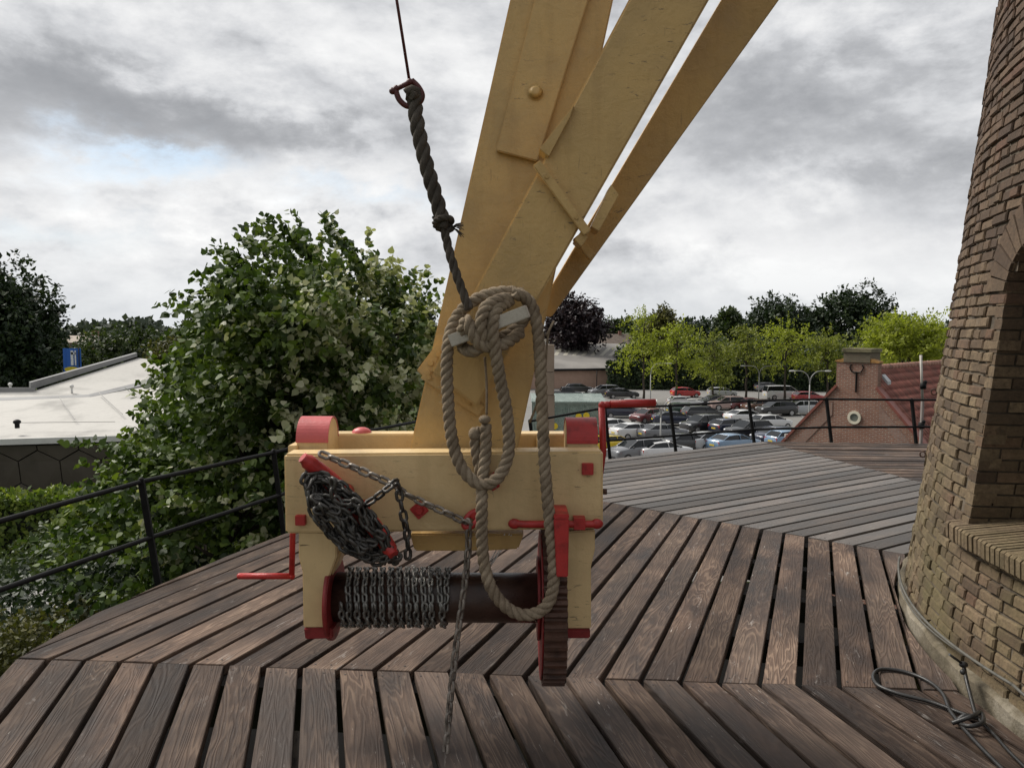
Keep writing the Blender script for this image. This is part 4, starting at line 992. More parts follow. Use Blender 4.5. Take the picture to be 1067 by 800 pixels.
# far left pine and background trees
x, z = tp(-6, 262, 76); tree('pine_tree', 'dark green pine tree at the left edge of the view', x, 76, GZ, z, 4.9, 15.5, M['dark'], 41, n=1300, per=16, llen=1.4, leaf=.55, up=.3, fill=.5, clump=2.0, r0=.3)
x, z = tp(20, 322, 74); tree('pine_tree', 'shorter dark conifer beside the taller pine at the left edge', x, 74, GZ, z, 2.9, 10, M['dark'], 42, n=700, per=15, llen=1.2, leaf=.5, up=.3, fill=.5, clump=1.6)
LEFT = [(75, 352, 92, 3.6, 8, 'mid', 'mid green tree right of the dark pine'), (118, 336, 100, 5.0, 10, 'mid', 'broad mid green tree behind the white roof'), (150, 339, 104, 4.6, 9, 'mid', 'rounded green tree behind the white roof ridge'), (180, 346, 96, 3.4, 8, 'olive', 'olive green tree right of the white roof ridge'), (100, 345, 130, 6, 11, 'olive', 'dull olive tree far behind the white roof'), (203, 324, 150, 4, 10, 'mid', 'thin pale tree showing above the lime tree'), (436, 308, 60, 1.6, 7, 'dark', 'small dark tree top between lime tree and tail pole')]
for i, (u, v, D, rx, ch, mt, lb) in enumerate(LEFT):
    x, z = tp(u, v, D); tree('broadleaf_tree', lb, x, D, GZ, z, rx, ch, M[mt], 50 + i, n=420, per=12, llen=D * .010, leaf=D * .0052, group=None, fill=.5)
# right hand background
x, z = tp(600, 305, 150); tree('copper_beech', 'round dark purple beech tree beyond the warehouse', x, 150, GZ, z, 6.6, 13.5, M['purple'], 61, n=1000, per=13, llen=1.3, leaf=.7, fill=.45, clump=1.6)
RIGHT = [(645, 333, 190, 5, 9, 'mid', 'small green tree beyond the house roofs'), (690, 318, 135, 2.6, 11, 'olive', 'pointed yellowish tree rising behind the light green trees'), (722, 331, 165, 7, 10, 'dark', 'dark tree in the wood behind the first light green trees'), (760, 321, 170, 3.6, 11, 'mid', 'slim grey green tree standing above the dark wood'), (782, 334, 175, 6, 10, 'dark', 'low dark tree left of the large oaks'), (815, 304, 150, 6.8, 14, 'dark', 'broad dark oak left of the taller round oak'), (889, 291, 150, 7.6, 16, 'dark', 'tall round dark oak above the brick gable'), (850, 322, 155, 5, 10, 'dark', 'dark oak filling between the two large oaks'), (935, 325, 140, 6, 11, 'mid', 'green tree behind the tiled roof'), (668, 352, 140, 4.5, 9, 'dark', 'low dark tree behind the leftmost light green tree'), (706, 350, 142, 5, 9, 'dark', 'low dark tree behind the second light green tree'), (748, 352, 140, 5, 9, 'mid', 'low dark tree behind the middle light green trees'), (800, 352, 142, 5.5, 9, 'dark', 'low dark tree behind the double street lamp'), (850, 352, 140, 5.5, 9, 'dark', 'low dark tree left of the brick chimney')]
for i, (u, v, D, rx, ch, mt, lb) in enumerate(RIGHT):
    x, z = tp(u, v, D); kw = dict(up=1.2) if i == 1 else {}
    tree('broadleaf_tree', lb, x, D, GZ, z, rx, ch, M[mt], 70 + i, n=620, per=13, llen=D * .009, leaf=D * .0048, fill=.5, clump=1.4, **kw)
x, z = tp(950, 318, 75); tree('willow_tree', 'feathery bright green tree right of the chimney', x, 75, GZ, z, 4.4, 8.5, M['bright'], 90, n=900, per=15, llen=1.3, leaf=.32, up=.9, fill=.5)
def honey_locust(u, vt, D, rx, seed, lb, ch=7.2):
    x, z = tp(u, vt, D); root = thing('honey_locust', lb, 'tree', (x, D, GZ), 0, 'light green trees round the car park'); g = np.random.default_rng(seed)
    bl = []
    for k in range(13):
        a = k * 2.4 + g.random(); t = (k // 3) / 4.3 + .08 * g.normal(); rr = rx * (.25 + .7 * g.random()) * (1 - .5 * t); bl.append((x + rr * math.cos(a), D + rr * math.sin(a), z - ch * (1 - t) * .84 - .6, rx * .38, rx * .38, .15))
    bl.append((x, D, z - .9, rx * .2, rx * .2, .7))
    v, r, base, out, ln = shoots((0, 0, 0), (1, 1, 1), 240, 16, 1.6, .31, seed, up=.10, fill=.8, droop=.5, blobs=bl, spread=.35)
    o = poly_mesh('crown', v, 4, M['bright' if seed in (101, 102, 105) else 'bright2'], r); to_local(o, root)
    mb = MB(); limbs(mb, (x, D, GZ), (x, D, z - 1.2), .17, base, seed, 20, .05); mb.done('trunk', M['bark'], root)
for a in [(672, 325, 104, 2.9, 101, 'leftmost light green tree by the warehouse corner', 7.0), (706, 338, 100, 3.9, 102, 'light green tree right of the leftmost one above the red car', 6.2), (744, 349, 106, 3.7, 103, 'light green tree above the dark hedge and pinkish car', 5.8), (779, 341, 108, 3.8, 104, 'light green tree above the double street lamp', 5.6), (820, 335, 104, 4.6, 105, 'light green tree above the white van', 6.0), (864, 345, 100, 4.1, 106, 'light green tree left of the brick chimney', 5.4), (912, 340, 96, 4.4, 107, 'light green tree behind the brick chimney and roof', 6)]: honey_locust(*a)
# distant woods
def wood(name, pts, D, h, n, leaf, mat, seed):
    g = np.random.default_rng(seed); u = g.random(n); a, b = Vector(pts[0]), Vector(pts[1]); L = (b - a).length
    prof = h * (.62 + .2 * np.sin(u * L / 23.) + .14 * np.sin(u * L / 9.1 + 2) + .08 * np.sin(u * L / 4. + 1)); z = GZ + prof * g.random(n) ** .45
    c = np.stack([a.x + (b.x - a.x) * u, a.y + (b.y - a.y) * u + g.normal(size=n) * 6, z], 1); sz = leaf * (.6 + .8 * g.random(n)); nr = unit(g.normal(size=(n, 3)) + np.array([0, -.6, .6]))
    o = poly_mesh(name, leaf_verts(c, g.normal(size=(n, 3)), nr, sz, sz * .8, 4), 4, mat); return tag(o, 'low belt of far woodland along the horizon', 'woodland', None, 'stuff')
M['far'] = leaf_mat('hazy far leaves', [(0, (.035, .050, .032)), (1, (.085, .105, .07))], .1)
tag(wood('distant_wood', [(-330, 300, 0), (-20, 330, 0)], 300, 13.2, 9000, 2.6, M['far'], 1), 'low belt of far woodland on the left horizon')
tag(wood('distant_wood', [(0, 300, 0), (330, 300, 0)], 300, 13.4, 9000, 2.6, M['far'], 2), 'low belt of far woodland on the right horizon')

# ------------------------------------------------------------------ white roofed building on the left
def build_modern():
    c0 = P(60, 500, 40); root = thing('modern_building', 'low modern building with faceted white roof and dark hexagon panelled wall', 'building', (c0.x, c0.y, GZ))
    wm = paint('white roof membrane', (.43, .415, .385), .65, .06, .22, .35, .05); gm = paint('grey roof gutter', (.20, .20, .20), .6, .1, .2, .5); em = paint('pale roof edge', (.68, .67, .64), .5, .05, .1, 1)
    A, B_ = P(-260, 466, 39), P(128, 454.5, 41); C_, D_ = P(142, 430, 44.5), P(152, 420, 46)
    f0 = P(-240, 424, 52); f1 = P(92, 412, 52); f2 = P(122, 408, 53); f3 = P(190, 396, 57)
    r1 = P(183, 378, 63); r2 = P(144, 373, 63); r3 = P(36, 407, 53); r4 = P(-240, 409, 56)
    mb = MB(); th = Vector((0, 0, -.25))
    def plate(q): mb.hull(q, [p + th for p in q])
    plate([A, B_, P(205, 420, 50), f3, f2, f1, f0])
    plate([f0, f1, f2, P(170, 391, 59), P(178, 377, 63), r2, r3, r4])
    mb.done('roof', wm, root)
    mb = MB(); up = Vector((0, 0, .07))
    g1 = [f0, f1, P(150, 398, 55.5), P(176, 380, 62.5)]; g2 = [P(-240, 428, 51), P(95, 414.5, 51.5), P(156, 401, 55), P(192, 376, 63)]
    for i in range(3): mb.hull([g1[i] + up, g1[i + 1] + up, g2[i + 1] + up, g2[i] + up], [q - Vector((0, 0, .2)) for q in (g1[i], g1[i + 1], g2[i + 1], g2[i])])
    mb.done('gutter', gm, root)
    mb = MB(); a, b = P(32, 406, 53), P(143, 371.5, 63); mb.hull([a, b, b + Vector((0, 0, .3)), a + Vector((0, 0, .5))], [q + Vector((-.6, .8, 0)) for q in (a, b, b + Vector((0, 0, .3)), a + Vector((0, 0, .5)))])
    mb.bar(P(-240, 406, 55.8), P(36, 406, 53), .15, .3); mb.done('parapet', gm, root)
    mb = MB(); mb.bar(A + Vector((0, -.08, -.1)), B_ + Vector((0, -.08, -.1)), .12, .32); mb.done('roof_edge', em, root)
    # thin seams on the roof and small fittings
    mb = MB()
    for u0, v0, u1, v1, d0, d1 in ((62, 417, 78, 440, 50, 44), (103, 412, 128, 435, 51.5, 45), (20, 444, 120, 443, 42.5, 42.5)):
        mb.bar(P(u0, v0, d0) + Vector((0, 0, .2)), P(u1, v1, d1) + Vector((0, 0, .2)), .04, .03)
    mb.done('roof_seam', paint('seam grey', (.36, .35, .33), .6), root)
    mb = MB(); p = P(18, 446, 41.6); mb.cyl(p, p + Vector((0, 0, .3)), .12, 10); mb.ball(p + Vector((0, 0, .34)), .2, (1, 1, .7)); mb.done('roof_vent', M['black'], root)
    for u, v, D in ((75, 410, 52.5), (11, 408, 53.5), (157, 374, 62)):
        mb = MB(); p = P(u, v, D); mb.cyl(p - Vector((0, 0, .2)), p + Vector((0, 0, .55)), .07, 8); mb.ball(p + Vector((0, 0, .5)), .14); mb.done('roof_pipe', em, root)
    # dark wall: hexagonal panels with open joints in front of a backing
    wa, wb = A + Vector((0, .5, -.3)), B_ + Vector((-.2, .5, -.3)); zt = min(wa.z, wb.z)
    L = (wb - wa).length; dx = (wb - wa).normalized(); dx = Vector((dx.x, dx.y, 0)).normalized(); nn = Vector((dx.y, -dx.x, 0))
    H = zt - GZ; k = .95
    def at(s, h, o=0.): return wa + dx * s + Vector((0, 0, GZ + h - wa.z)) + nn * o
    mb = MB(); mb.hull([at(0, 0, -.3), at(L, 0, -.3), at(L, H + .35, -.3), at(0, H + .15, -.3)], [at(0, 0, -.02), at(L, 0, -.02), at(L, H + .35, -.02), at(0, H + .15, -.02)])
    mb.done('wall', paint('black joint', (.008, .007, .006), .7), root)
    mp = MB(); r = 1.22; w = r * math.sqrt(3)
    for i in range(-1, int(L / w) + 2):
        for j in range(-1, int(H / (1.5 * r)) + 2):
            cx_, cy_ = i * w + (w / 2 if j % 2 else 0), j * 1.5 * r + .4
            hx = [(cx_ + (r - .035) * math.sin(math.pi / 3 * q), cy_ + (r - .035) * math.cos(math.pi / 3 * q)) for q in range(6)]
            for pnt, nr in (((0, 0), (1, 0)), ((L, 0), (-1, 0)), ((0, 0), (0, 1)), ((0, H + .12), (.006, -1))):
                if len(hx) > 2: hx = clip(hx, pnt, nr)
            if len(hx) > 2: mp.hull([at(s, h, .0 + .22 * max(0, h - H * .62 + (L - s) * -.02 + .4)) for s, h in hx], [at(s, h, -.019) for s, h in hx])
    mp.done('hexagon_panels', paint('dark brown panel', (.105, .086, .073), .5, .2, .15, .8, .03), root)
build_modern()
# banner and small brick house behind the roof
def banner():
    p = P(74, 388, 68); root = thing('banner', 'blue and yellow upright banner flag behind the white roof', 'banner', (p.x, p.y, GZ)); s = 68 / F
    mb = MB(); mb.cyl((p.x + .75, p.y, GZ), (p.x + .75, p.y, p.z + 2.3), .04, 8); mb.done('pole', M['black'], root)
    mb = MB(); x0, z0 = p.x - .65, p.z - .1; cols = 8
    for i in range(cols):
        xa, xb = x0 + 1.55 * i / cols, x0 + 1.55 * (i + 1) / cols; ya, yb = p.y + .08 * math.sin(i), p.y + .08 * math.sin(i + 1)
        mb.face([(xa, ya, z0), (xb, yb, z0), (xb, yb, z0 + 2.25), (xa, ya, z0 + 2.25)])
    fl = mb.done('cloth', paint('blue banner cloth', (.03, .13, .48), .7, .1, .1, 1, 0), root)
    md = fl.modifiers.new('t', 'SOLIDIFY'); md.thickness = .02
    mb = MB()
    for a, b in ((.75, .98), (1.1, 1.22)): mb.box((x0 + a, p.y - .14, z0 + .75), (x0 + b, p.y - .11, z0 + 2.05))
    mb.box((x0 + .78, p.y - .14, z0 + 1.7), (x0 + 1.2, p.y - .112, z0 + 1.9)); w = mb.done('white_mark', paint('white print', (.75, .76, .78), .7), root)
    mb = MB(); c = Vector((x0 + .8, p.y - .13, z0 + .32)); ring = [c + Vector((.62 * math.cos(a) * (1 + .15 * math.sin(3 * a)), 0, .30 * math.sin(a))) for a in np.linspace(0, 6.283, 20)[:-1]]
    mb.hull(ring, [q + Vector((0, .02, 0)) for q in ring]); mb.done('yellow_mark', paint('yellow print', (.70, .55, .03), .7), root)
banner()

# ------------------------------------------------------------------ houses
def brick_mat(name, a, b_, mort, sc):
    m, t, b = material(name); o = t.node('ShaderNodeUVMap').outputs[0]; bt = t.node('ShaderNodeTexBrick'); t.put(bt.inputs[0], o)
    bt.inputs['Color1'].default_value = (*a, 1); bt.inputs['Color2'].default_value = (*b_, 1); bt.inputs['Mortar'].default_value = (*mort, 1); bt.inputs['Scale'].default_value = sc
    bt.inputs['Mortar Size'].default_value = .014; bt.inputs['Brick Width'].default_value = .22; bt.inputs['Row Height'].default_value = .068; bt.offset = .5
    n = t.noise(o, 1.2, 6, .65); n2 = t.noise(o, 9, 5, .7)
    c = t.mix(t.maprange(n, .38, .68, 0, .5), bt.outputs[0], tuple(x * .6 for x in a)); c = t.mix(t.maprange(n2, .5, .72, 0, .45), c, tuple(x * .5 for x in b_))
    t.put(b.inputs['Base Color'], c); b.inputs['Roughness'].default_value = .9; t.put(b.inputs['Normal'], t.bump(bt.outputs[1], -.4, .01)); return m
def planar_uv(o):
    "metres along the wall and up, from each face's own direction"
    me = o.data; uv = me.uv_layers.new(name='UVMap')
    for p in me.polygons:
        n = p.normal; h = Vector((-n.y, n.x, 0)); h = h.normalized() if h.length > .05 else Vector((1, 0, 0)); up = n.cross(h); up = -up if up.z < 0 else up
        for li in p.loop_indices:
            co = me.vertices[me.loops[li].vertex_index].co; uv.data[li].uv = (co.dot(h), co.dot(up))
def build_gable():
    D = 28.; bm = brick_mat('red brown house brick', (.30, .13, .082), (.20, .08, .055), (.32, .26, .21), 1.)
    apex = P(893, 381, D); th = R(47); ax = Vector((math.sin(th), math.cos(th), 0)); cr = Vector((math.cos(th), -math.sin(th), 0))     # cr: gable's right
    hw_, slope = 5.6, 1.13; Lh = 12.
    root = thing('gable_house', 'brick gabled house with red tiled roof and square chimney below the deck', 'house', (apex.x, apex.y, GZ))
    zE = apex.z - hw_ * slope
    def p(s, l, z): return Vector((apex.x, apex.y, 0)) + cr * s + ax * l + Vector((0, 0, z))
    mb = MB(); w = [( -hw_, GZ), (hw_, GZ), (hw_, zE), (.75, apex.z - .75 * slope), (.75, apex.z + .12), (-.75, apex.z + .12), (-.75, apex.z - .75 * slope), (-hw_, zE)]
    mb.hull([p(s, 0, z) for s, z in w], [p(s, .32, z) for s, z in w])
    for sd_ in (-1, 1): mb.hull([p(sd_ * hw_, .32, GZ), p(sd_ * hw_, Lh, GZ), p(sd_ * hw_, Lh, zE), p(sd_ * hw_, .32, zE)], [p(sd_ * (hw_ - .3), l, z) for l, z in ((.32, GZ), (Lh, GZ), (Lh, zE), (.32, zE))])
    wl = mb.done('wall', bm, root); planar_uv(wl)
    # lighter brick band following the slope (braided verge)
    mb = MB()
    for sd_ in (-1, 1):
        a = (sd_ * .85, apex.z - .85 * slope - .42); b = (sd_ * hw_, zE - .42)
        mb.hull([p(a[0], -.022, a[1]), p(b[0], -.022, b[1]), p(b[0], -.022, b[1] - .5), p(a[0], -.022, a[1] - .5)], [p(a[0], .03, a[1]), p(b[0], .03, b[1]), p(b[0], .03, b[1] - .5), p(a[0], .03, a[1] - .5)])
    q = mb.done('verge_band', brick_mat('pale verge brick', (.30, .17, .12), (.25, .13, .095), (.27, .22, .19), 1.), root); planar_uv(q)
    # red coping on the verges
    mb = MB()
    for sd_ in (-1, 1):
        a = p(sd_ * .72, .12, apex.z - .72 * slope + .05); b = p(sd_ * (hw_ + .15), .12, zE - .12); mb.bar(a, b, .36, .09, (0, 0, 1))
    mb.done('coping', paint('red coping tiles', (.20, .06, .042), .6, .2, .3, 3), root)
    # chimney standing on the gable
    mb = MB(); cz = P(893, 364, D).z
    mb.hull([p(-.48, -.05, apex.z + .12), p(.48, -.05, apex.z + .12), p(.48, .85, apex.z + .12), p(-.48, .85, apex.z + .12)], [p(-.48, -.05, cz), p(.48, -.05, cz), p(.48, .85, cz), p(-.48, .85, cz)])
    ch = mb.done('chimney', brick_mat('sooty mossy brick', (.15, .12, .085), (.21, .15, .10), (.13, .12, .08), 1.), root); planar_uv(ch)
    mb = MB()
    for z0 in (cz - .10, ): mb.hull([p(-.53, -.1, z0), p(.53, -.1, z0), p(.53, .9, z0), p(-.53, .9, z0)], [p(-.53, -.1, z0 + .13), p(.53, -.1, z0 + .13), p(.53, .9, z0 + .13), p(-.53, .9, z0 + .13)])
    o = mb.done('chimney_cap', paint('mossy cap', (.16, .14, .08), .9, .3, .4, 4)); to_local(o, root); o.parent = ch
    for sd_ in (-1, 1):
        mb = MB(); mb.hull([p(sd_ * .48, -.03, apex.z + .121), p(sd_ * .80, -.03, apex.z + .121), p(sd_ * .80, .36, apex.z + .121), p(sd_ * .48, .36, apex.z + .121)], [p(sd_ * .48, -.03, apex.z + .26), p(sd_ * .80, -.03, apex.z + .17), p(sd_ * .80, .36, apex.z + .17), p(sd_ * .48, .36, apex.z + .26)])
        mb.done('shoulder_tiles', paint('orange lichen tiles', (.36, .19, .06), .85, .4, .4, 6), root)
    # round window
    c = p(-.02, 0, P(892, 435, D).z); mb = MB(); N = 28
    def rg(r, o_): return [c + cr * (r * math.cos(a)) + Vector((0, 0, r * math.sin(a))) - ax * o_ for a in np.linspace(0, 2 * math.pi, N + 1)[:-1]]
    ro, ri, rb_, rib = rg(.245, .05), rg(.15, .05), rg(.245, -.02), rg(.15, -.02)
    for i in range(N):
        j = (i + 1) % N; mb.hull([ro[i], ro[j], ri[j], ri[i]], [rb_[i], rb_[j], rib[j], rib[i]])
    bmesh.ops.remove_doubles(mb.bm, verts=mb.bm.verts[:], dist=1e-5)
    wn = mb.done('round_window', paint('cream window frame', (.66, .61, .48), .5), root)
    mb = MB(); mb.face(rg(.15, .012)); gm, gt, gb = material('house glass'); gb.inputs['Base Color'].default_value = (.16, .17, .15, 1); gb.inputs['Roughness'].default_value = .1
    o = mb.done('pane', gm); to_local(o, root); o.parent = wn
    # forged wall anchor
    mb = MB(); zz = P(892, 393, D).z; a0 = p(0, -.03, zz); mb.bar(a0 + Vector((0, 0, -.55)), a0 + Vector((0, 0, .2)), .045, .04, (0, 1, 0))
    for sd_ in (-1, 1): mb.tube(catmull([a0 + Vector((0, 0, .18)), a0 + cr * (.16 * sd_) + Vector((0, 0, .2)), a0 + cr * (.24 * sd_) + Vector((0, 0, .36)), a0 + cr * (.19 * sd_) + Vector((0, 0, .46))], 5), .022, 6)
    mb.done('wall_anchor', M['black'], root)
    mb = MB(); c = p(-2.7, -.03, P(853, 461, D).z); mb.box(c + Vector((0, -.05, -.15)), c + Vector((1.2, .02, .05))); mb.done('wall_bracket', paint('white board', (.6, .58, .54), .6), root)
    # tiled roof, modelled pantiles
    tm, tt, tb = material('red clay pantile'); rr = tt.attr('rnd'); o_ = tt.obj(); nz_ = tt.noise(o_, 2.2, 6, .65)
    cc = tt.ramp(rr, [(0, (.16, .05, .038)), (.5, (.235, .078, .056)), (1, (.31, .115, .08))]); cc = tt.mix(tt.maprange(nz_, .45, .7, 0, .6), cc, (.10, .055, .04))
    tt.put(tb.inputs['Base Color'], cc); tb.inputs['Roughness'].default_value = .75
    V, Fc, Rn = [], [], []; tw, tl_ = .235, .34; rd = random.Random(7); sl_len = math.hypot(hw_ + .3, (hw_ + .3) * slope); du = (hw_ + .3) / sl_len
    for sd_ in (-1, 1):
        for i in range(int(sl_len / tl_)):
            for j in range(int((Lh - .3) / tw)):
                b0 = len(V); v = rd.random(); 
                for e in (0, 1):
                    for q in range(5):
                        l = .33 + j * tw + q / 4 * tw; d = i * tl_ + e * (tl_ + .04); hgt = .045 * math.sin(q / 4 * 2 * math.pi) + (.05 if e == 0 else .075) - (.0)
                        hgt = .04 * math.sin(q / 4 * 2 * math.pi) + (.03 if e == 0 else .065)
                        V.append(tuple(p(sd_ * d * du, l, apex.z - .16 - d * du * slope + hgt)))
                for q in range(4): Fc.append((b0 + q, b0 + q + 1, b0 + q + 6, b0 + q + 5)); Rn.append(v)
    me = bpy.data.meshes.new('roof'); me.from_pydata(V, [], Fc); me.update(); at = me.attributes.new('rnd', 'FLOAT', 'FACE'); at.data.foreach_set('value', np.array(Rn, dtype=np.float32))
    for pl in me.polygons: pl.use_smooth = True
    rf = link('roof', me, tm); md = rf.modifiers.new('t', 'SOLIDIFY'); md.thickness = .03; to_local(rf, root)
    mb = MB()
    for j in range(34): mb.cyl(p(0, .9 + j * .33, apex.z - .16), p(0, .9 + j * .33 + .35, apex.z - .14), .13, 12, .14)
    o = mb.done('ridge', paint('ridge tiles', (.27, .13, .09), .8, .3, .35, 3)); to_local(o, root); o.parent = rf
    mb = MB(); a = p(.75, .36, apex.z - .42); mb.hull([a, a + cr * .22 + Vector((0, 0, -.25)), a + cr * .22 + ax * .3 + Vector((0, 0, -.24)), a + ax * .3], [q + Vector((0, 0, .12)) for q in (a, a + cr * .22 + Vector((0, 0, -.25)), a + cr * .22 + ax * .3 + Vector((0, 0, -.24)), a + ax * .3)])
    mb.done('lead_flashing', paint('grey lead', (.42, .43, .44), .5), root)
build_gable()
# slim post in front of the tiled roof
def vent_post():
    b = P(959, 470, 20); t_ = P(959.5, 370, 20); root = thing('steel_post', 'slim pale post standing in front of the red tiled roof', 'post', (b.x, b.y, GZ))
    mb = MB(); mb.cyl((b.x, b.y, GZ), (b.x, b.y, P(959, 418, 20).z), .042, 12); mb.done('shaft', paint('dark weathered steel', (.10, .08, .07), .6), root)
    mb = MB(); mb.cyl((b.x, b.y, P(959, 418, 20).z), t_, .032, 12); mb.done('upper_shaft', paint('pale galvanised steel', (.42, .39, .35), .5), root)
    for v in (402, 443): mb = MB(); q = P(959, v, 20); mb.cyl((b.x, b.y, q.z - .08), (b.x, b.y, q.z + .08), .075, 12); mb.ball((b.x + .03, b.y - .04, q.z + .1), .05); mb.done('clamp', M['black'], root)
vent_post()
def pillar():
    root = thing('stone_pillar', 'beige sectioned pillar seen beside the hanging rope', 'pillar', (P(572, 430, 40).x, 40, GZ)); pm = paint('beige stone', (.30, .235, .175), .8, .1, .15, 1)
    lo = GZ
    for v1, v0 in ((470, 412), (411.6, 388), (387.6, 359)):
        a, b = P(566, v0, 40), P(577.5, v1, 40); z0 = lo if v1 == 470 else b.z
        mb = MB(); mb.box((a.x, 40, z0), (b.x, 40.6, a.z)); mb.done('section', pm, root, .012)
pillar()
def warehouse():
    root = thing('warehouse', 'long low brick warehouse with grey corrugated roof beyond the car park', 'building', (P(600, 405, 126).x, 126, GZ))
    wallm = brick_mat('pinkish warehouse brick', (.55, .35, .265), (.50, .32, .235), (.33, .25, .20), 1.)
    A, B_ = P(470, 382, 122), P(636, 392, 131); zt = A.z
    mb = MB(); a = Vector((A.x, 122, GZ)); b = Vector((B_.x, 131, GZ)); e = Vector((B_.x + 14, 175, GZ)); f_ = Vector((A.x, 175, GZ)); h = Vector((0, 0, P(600, 386, 127).z - GZ))
    mb.hull([a, b, e, f_], [q + h for q in (a, b, e, f_)]); w = mb.done('wall', wallm, root); planar_uv(w)
    mb = MB(); hz = Vector((0, 0, .25)); R0, R1 = P(470, 355, 152), P(672, 360, 160)
    q = [a + h + Vector((-.3, -.4, .02)), b + h + Vector((.4, -.4, .02)), R1, R0]; mb.hull(q, [p_ + hz for p_ in q]); q2 = [R0, R1, e + h, f_ + h]; mb.hull(q2, [p_ + hz for p_ in q2])
    rm, rt, rb_ = material('grey corrugated sheet'); oo = rt.obj(); wv = rt.node('ShaderNodeTexWave'); rt.put(wv.inputs[0], oo); wv.inputs['Scale'].default_value = 1.6; nn = rt.noise(oo, .2, 5)
    rt.put(rb_.inputs['Base Color'], rt.mix(rt.maprange(wv.outputs[1], 0, 1, 0, .3), rt.ramp(nn, [(.35, (.15, .14, .13)), (.65, (.25, .235, .215))]), (.07, .065, .06))); rb_.inputs['Roughness'].default_value = .8
    mb.done('roof', rm, root)
    d1 = (q[3] - q[0]); d2 = (q[2] - q[1]); up = Vector((0, 0, .31)); mb = MB()
    for k in range(10):
        s = .46 + k * .052; lo = q[0].lerp(q[1], s); hi = q[3].lerp(q[2], s); lo2 = q[0].lerp(q[1], s + .022); hi2 = q[3].lerp(q[2], s + .022)
        mb.hull([lo.lerp(hi, .45) + up, lo2.lerp(hi2, .45) + up, lo2.lerp(hi2, .78) + up, lo.lerp(hi, .78) + up], [v_ - Vector((0, 0, .1)) for v_ in (lo.lerp(hi, .45) + up, lo2.lerp(hi2, .45) + up, lo2.lerp(hi2, .78) + up, lo.lerp(hi, .78) + up)])
    mb.done('rooflights', paint('pale rooflight sheet', (.36, .34, .28), .7), root)
    mb = MB(); mb.bar(a + h + Vector((0, -.5, .02)), b + h + Vector((.1, -.5, .02)), .2, .3); mb.done('gutter', M['black'], root)
    mb = MB(); s = a.lerp(b, .0); p0 = P(622, 390, 126.5); mb.cyl((p0.x, 126.6, GZ), (p0.x, 126.6, a.z + h.z), .07, 8); mb.done('downpipe', M['black'], root)
    for u, v in ((624, 387), (664, 389)): 
        pass
warehouse()
def far_house(u, v, D, w, hgt, label, col, rcol, ry=R(0)):
    p = P(u, v, D); root = thing('far_house', label, 'house', (p.x, D, GZ), 0); z = p.z
    mb = MB(); mb.hull([(p.x - w, D, GZ), (p.x + w, D, GZ), (p.x + w, D + 8, GZ), (p.x - w, D + 8, GZ)], [(p.x - w, D, z - hgt), (p.x + w, D, z - hgt), (p.x + w, D + 8, z - hgt), (p.x - w, D + 8, z - hgt)]); mb.done('wall', paint('house wall', col, .8), root)
    mb = MB(); mb.hull([(p.x - w - .4, D - .4, z - hgt), (p.x - w - .4, D + 8.4, z - hgt), (p.x - w - .2, D + 4, z)], [(p.x + w + .4, D - .4, z - hgt), (p.x + w + .4, D + 8.4, z - hgt), (p.x + w - .8, D + 4, z)]); rf = mb.done('roof', paint('house roof', rcol, .8, .2, .3, 1.5), root)
    mb = MB(); mb.box((p.x + w * .4, D + 3.6, z - .4), (p.x + w * .4 + .7, D + 4.4, z + .7)); o = mb.done('chimney', paint('chimney brick', (.22, .11, .08), .8)); to_local(o, root); o.parent = rf
    for k in (-.5, .3): mb = MB(); mb.box((p.x + w * k, D - .06, z - hgt - 2), (p.x + w * k + 1.2, D + .02, z - hgt - .6)); mb.done('window', paint('dark pane', (.04, .045, .05), .15), root)
far_house(588, 347, 170, 5.5, 3.6, 'far house with greyish roof below the purple beech', (.33, .27, .2), (.15, .13, .10))
far_house(636, 348, 178, 6, 3.4, 'far house with brown roof right of the purple beech', (.42, .34, .28), (.13, .10, .08))
far_house(655, 345, 190, 3, 3, 'far house with pale gable beside the light green tree', (.45, .3, .22), (.20, .12, .09))
far_house(72, 350, 105, 2.6, .9, 'brick house with flat cornice behind the blue banner', (.27, .16, .11), (.32, .27, .22))

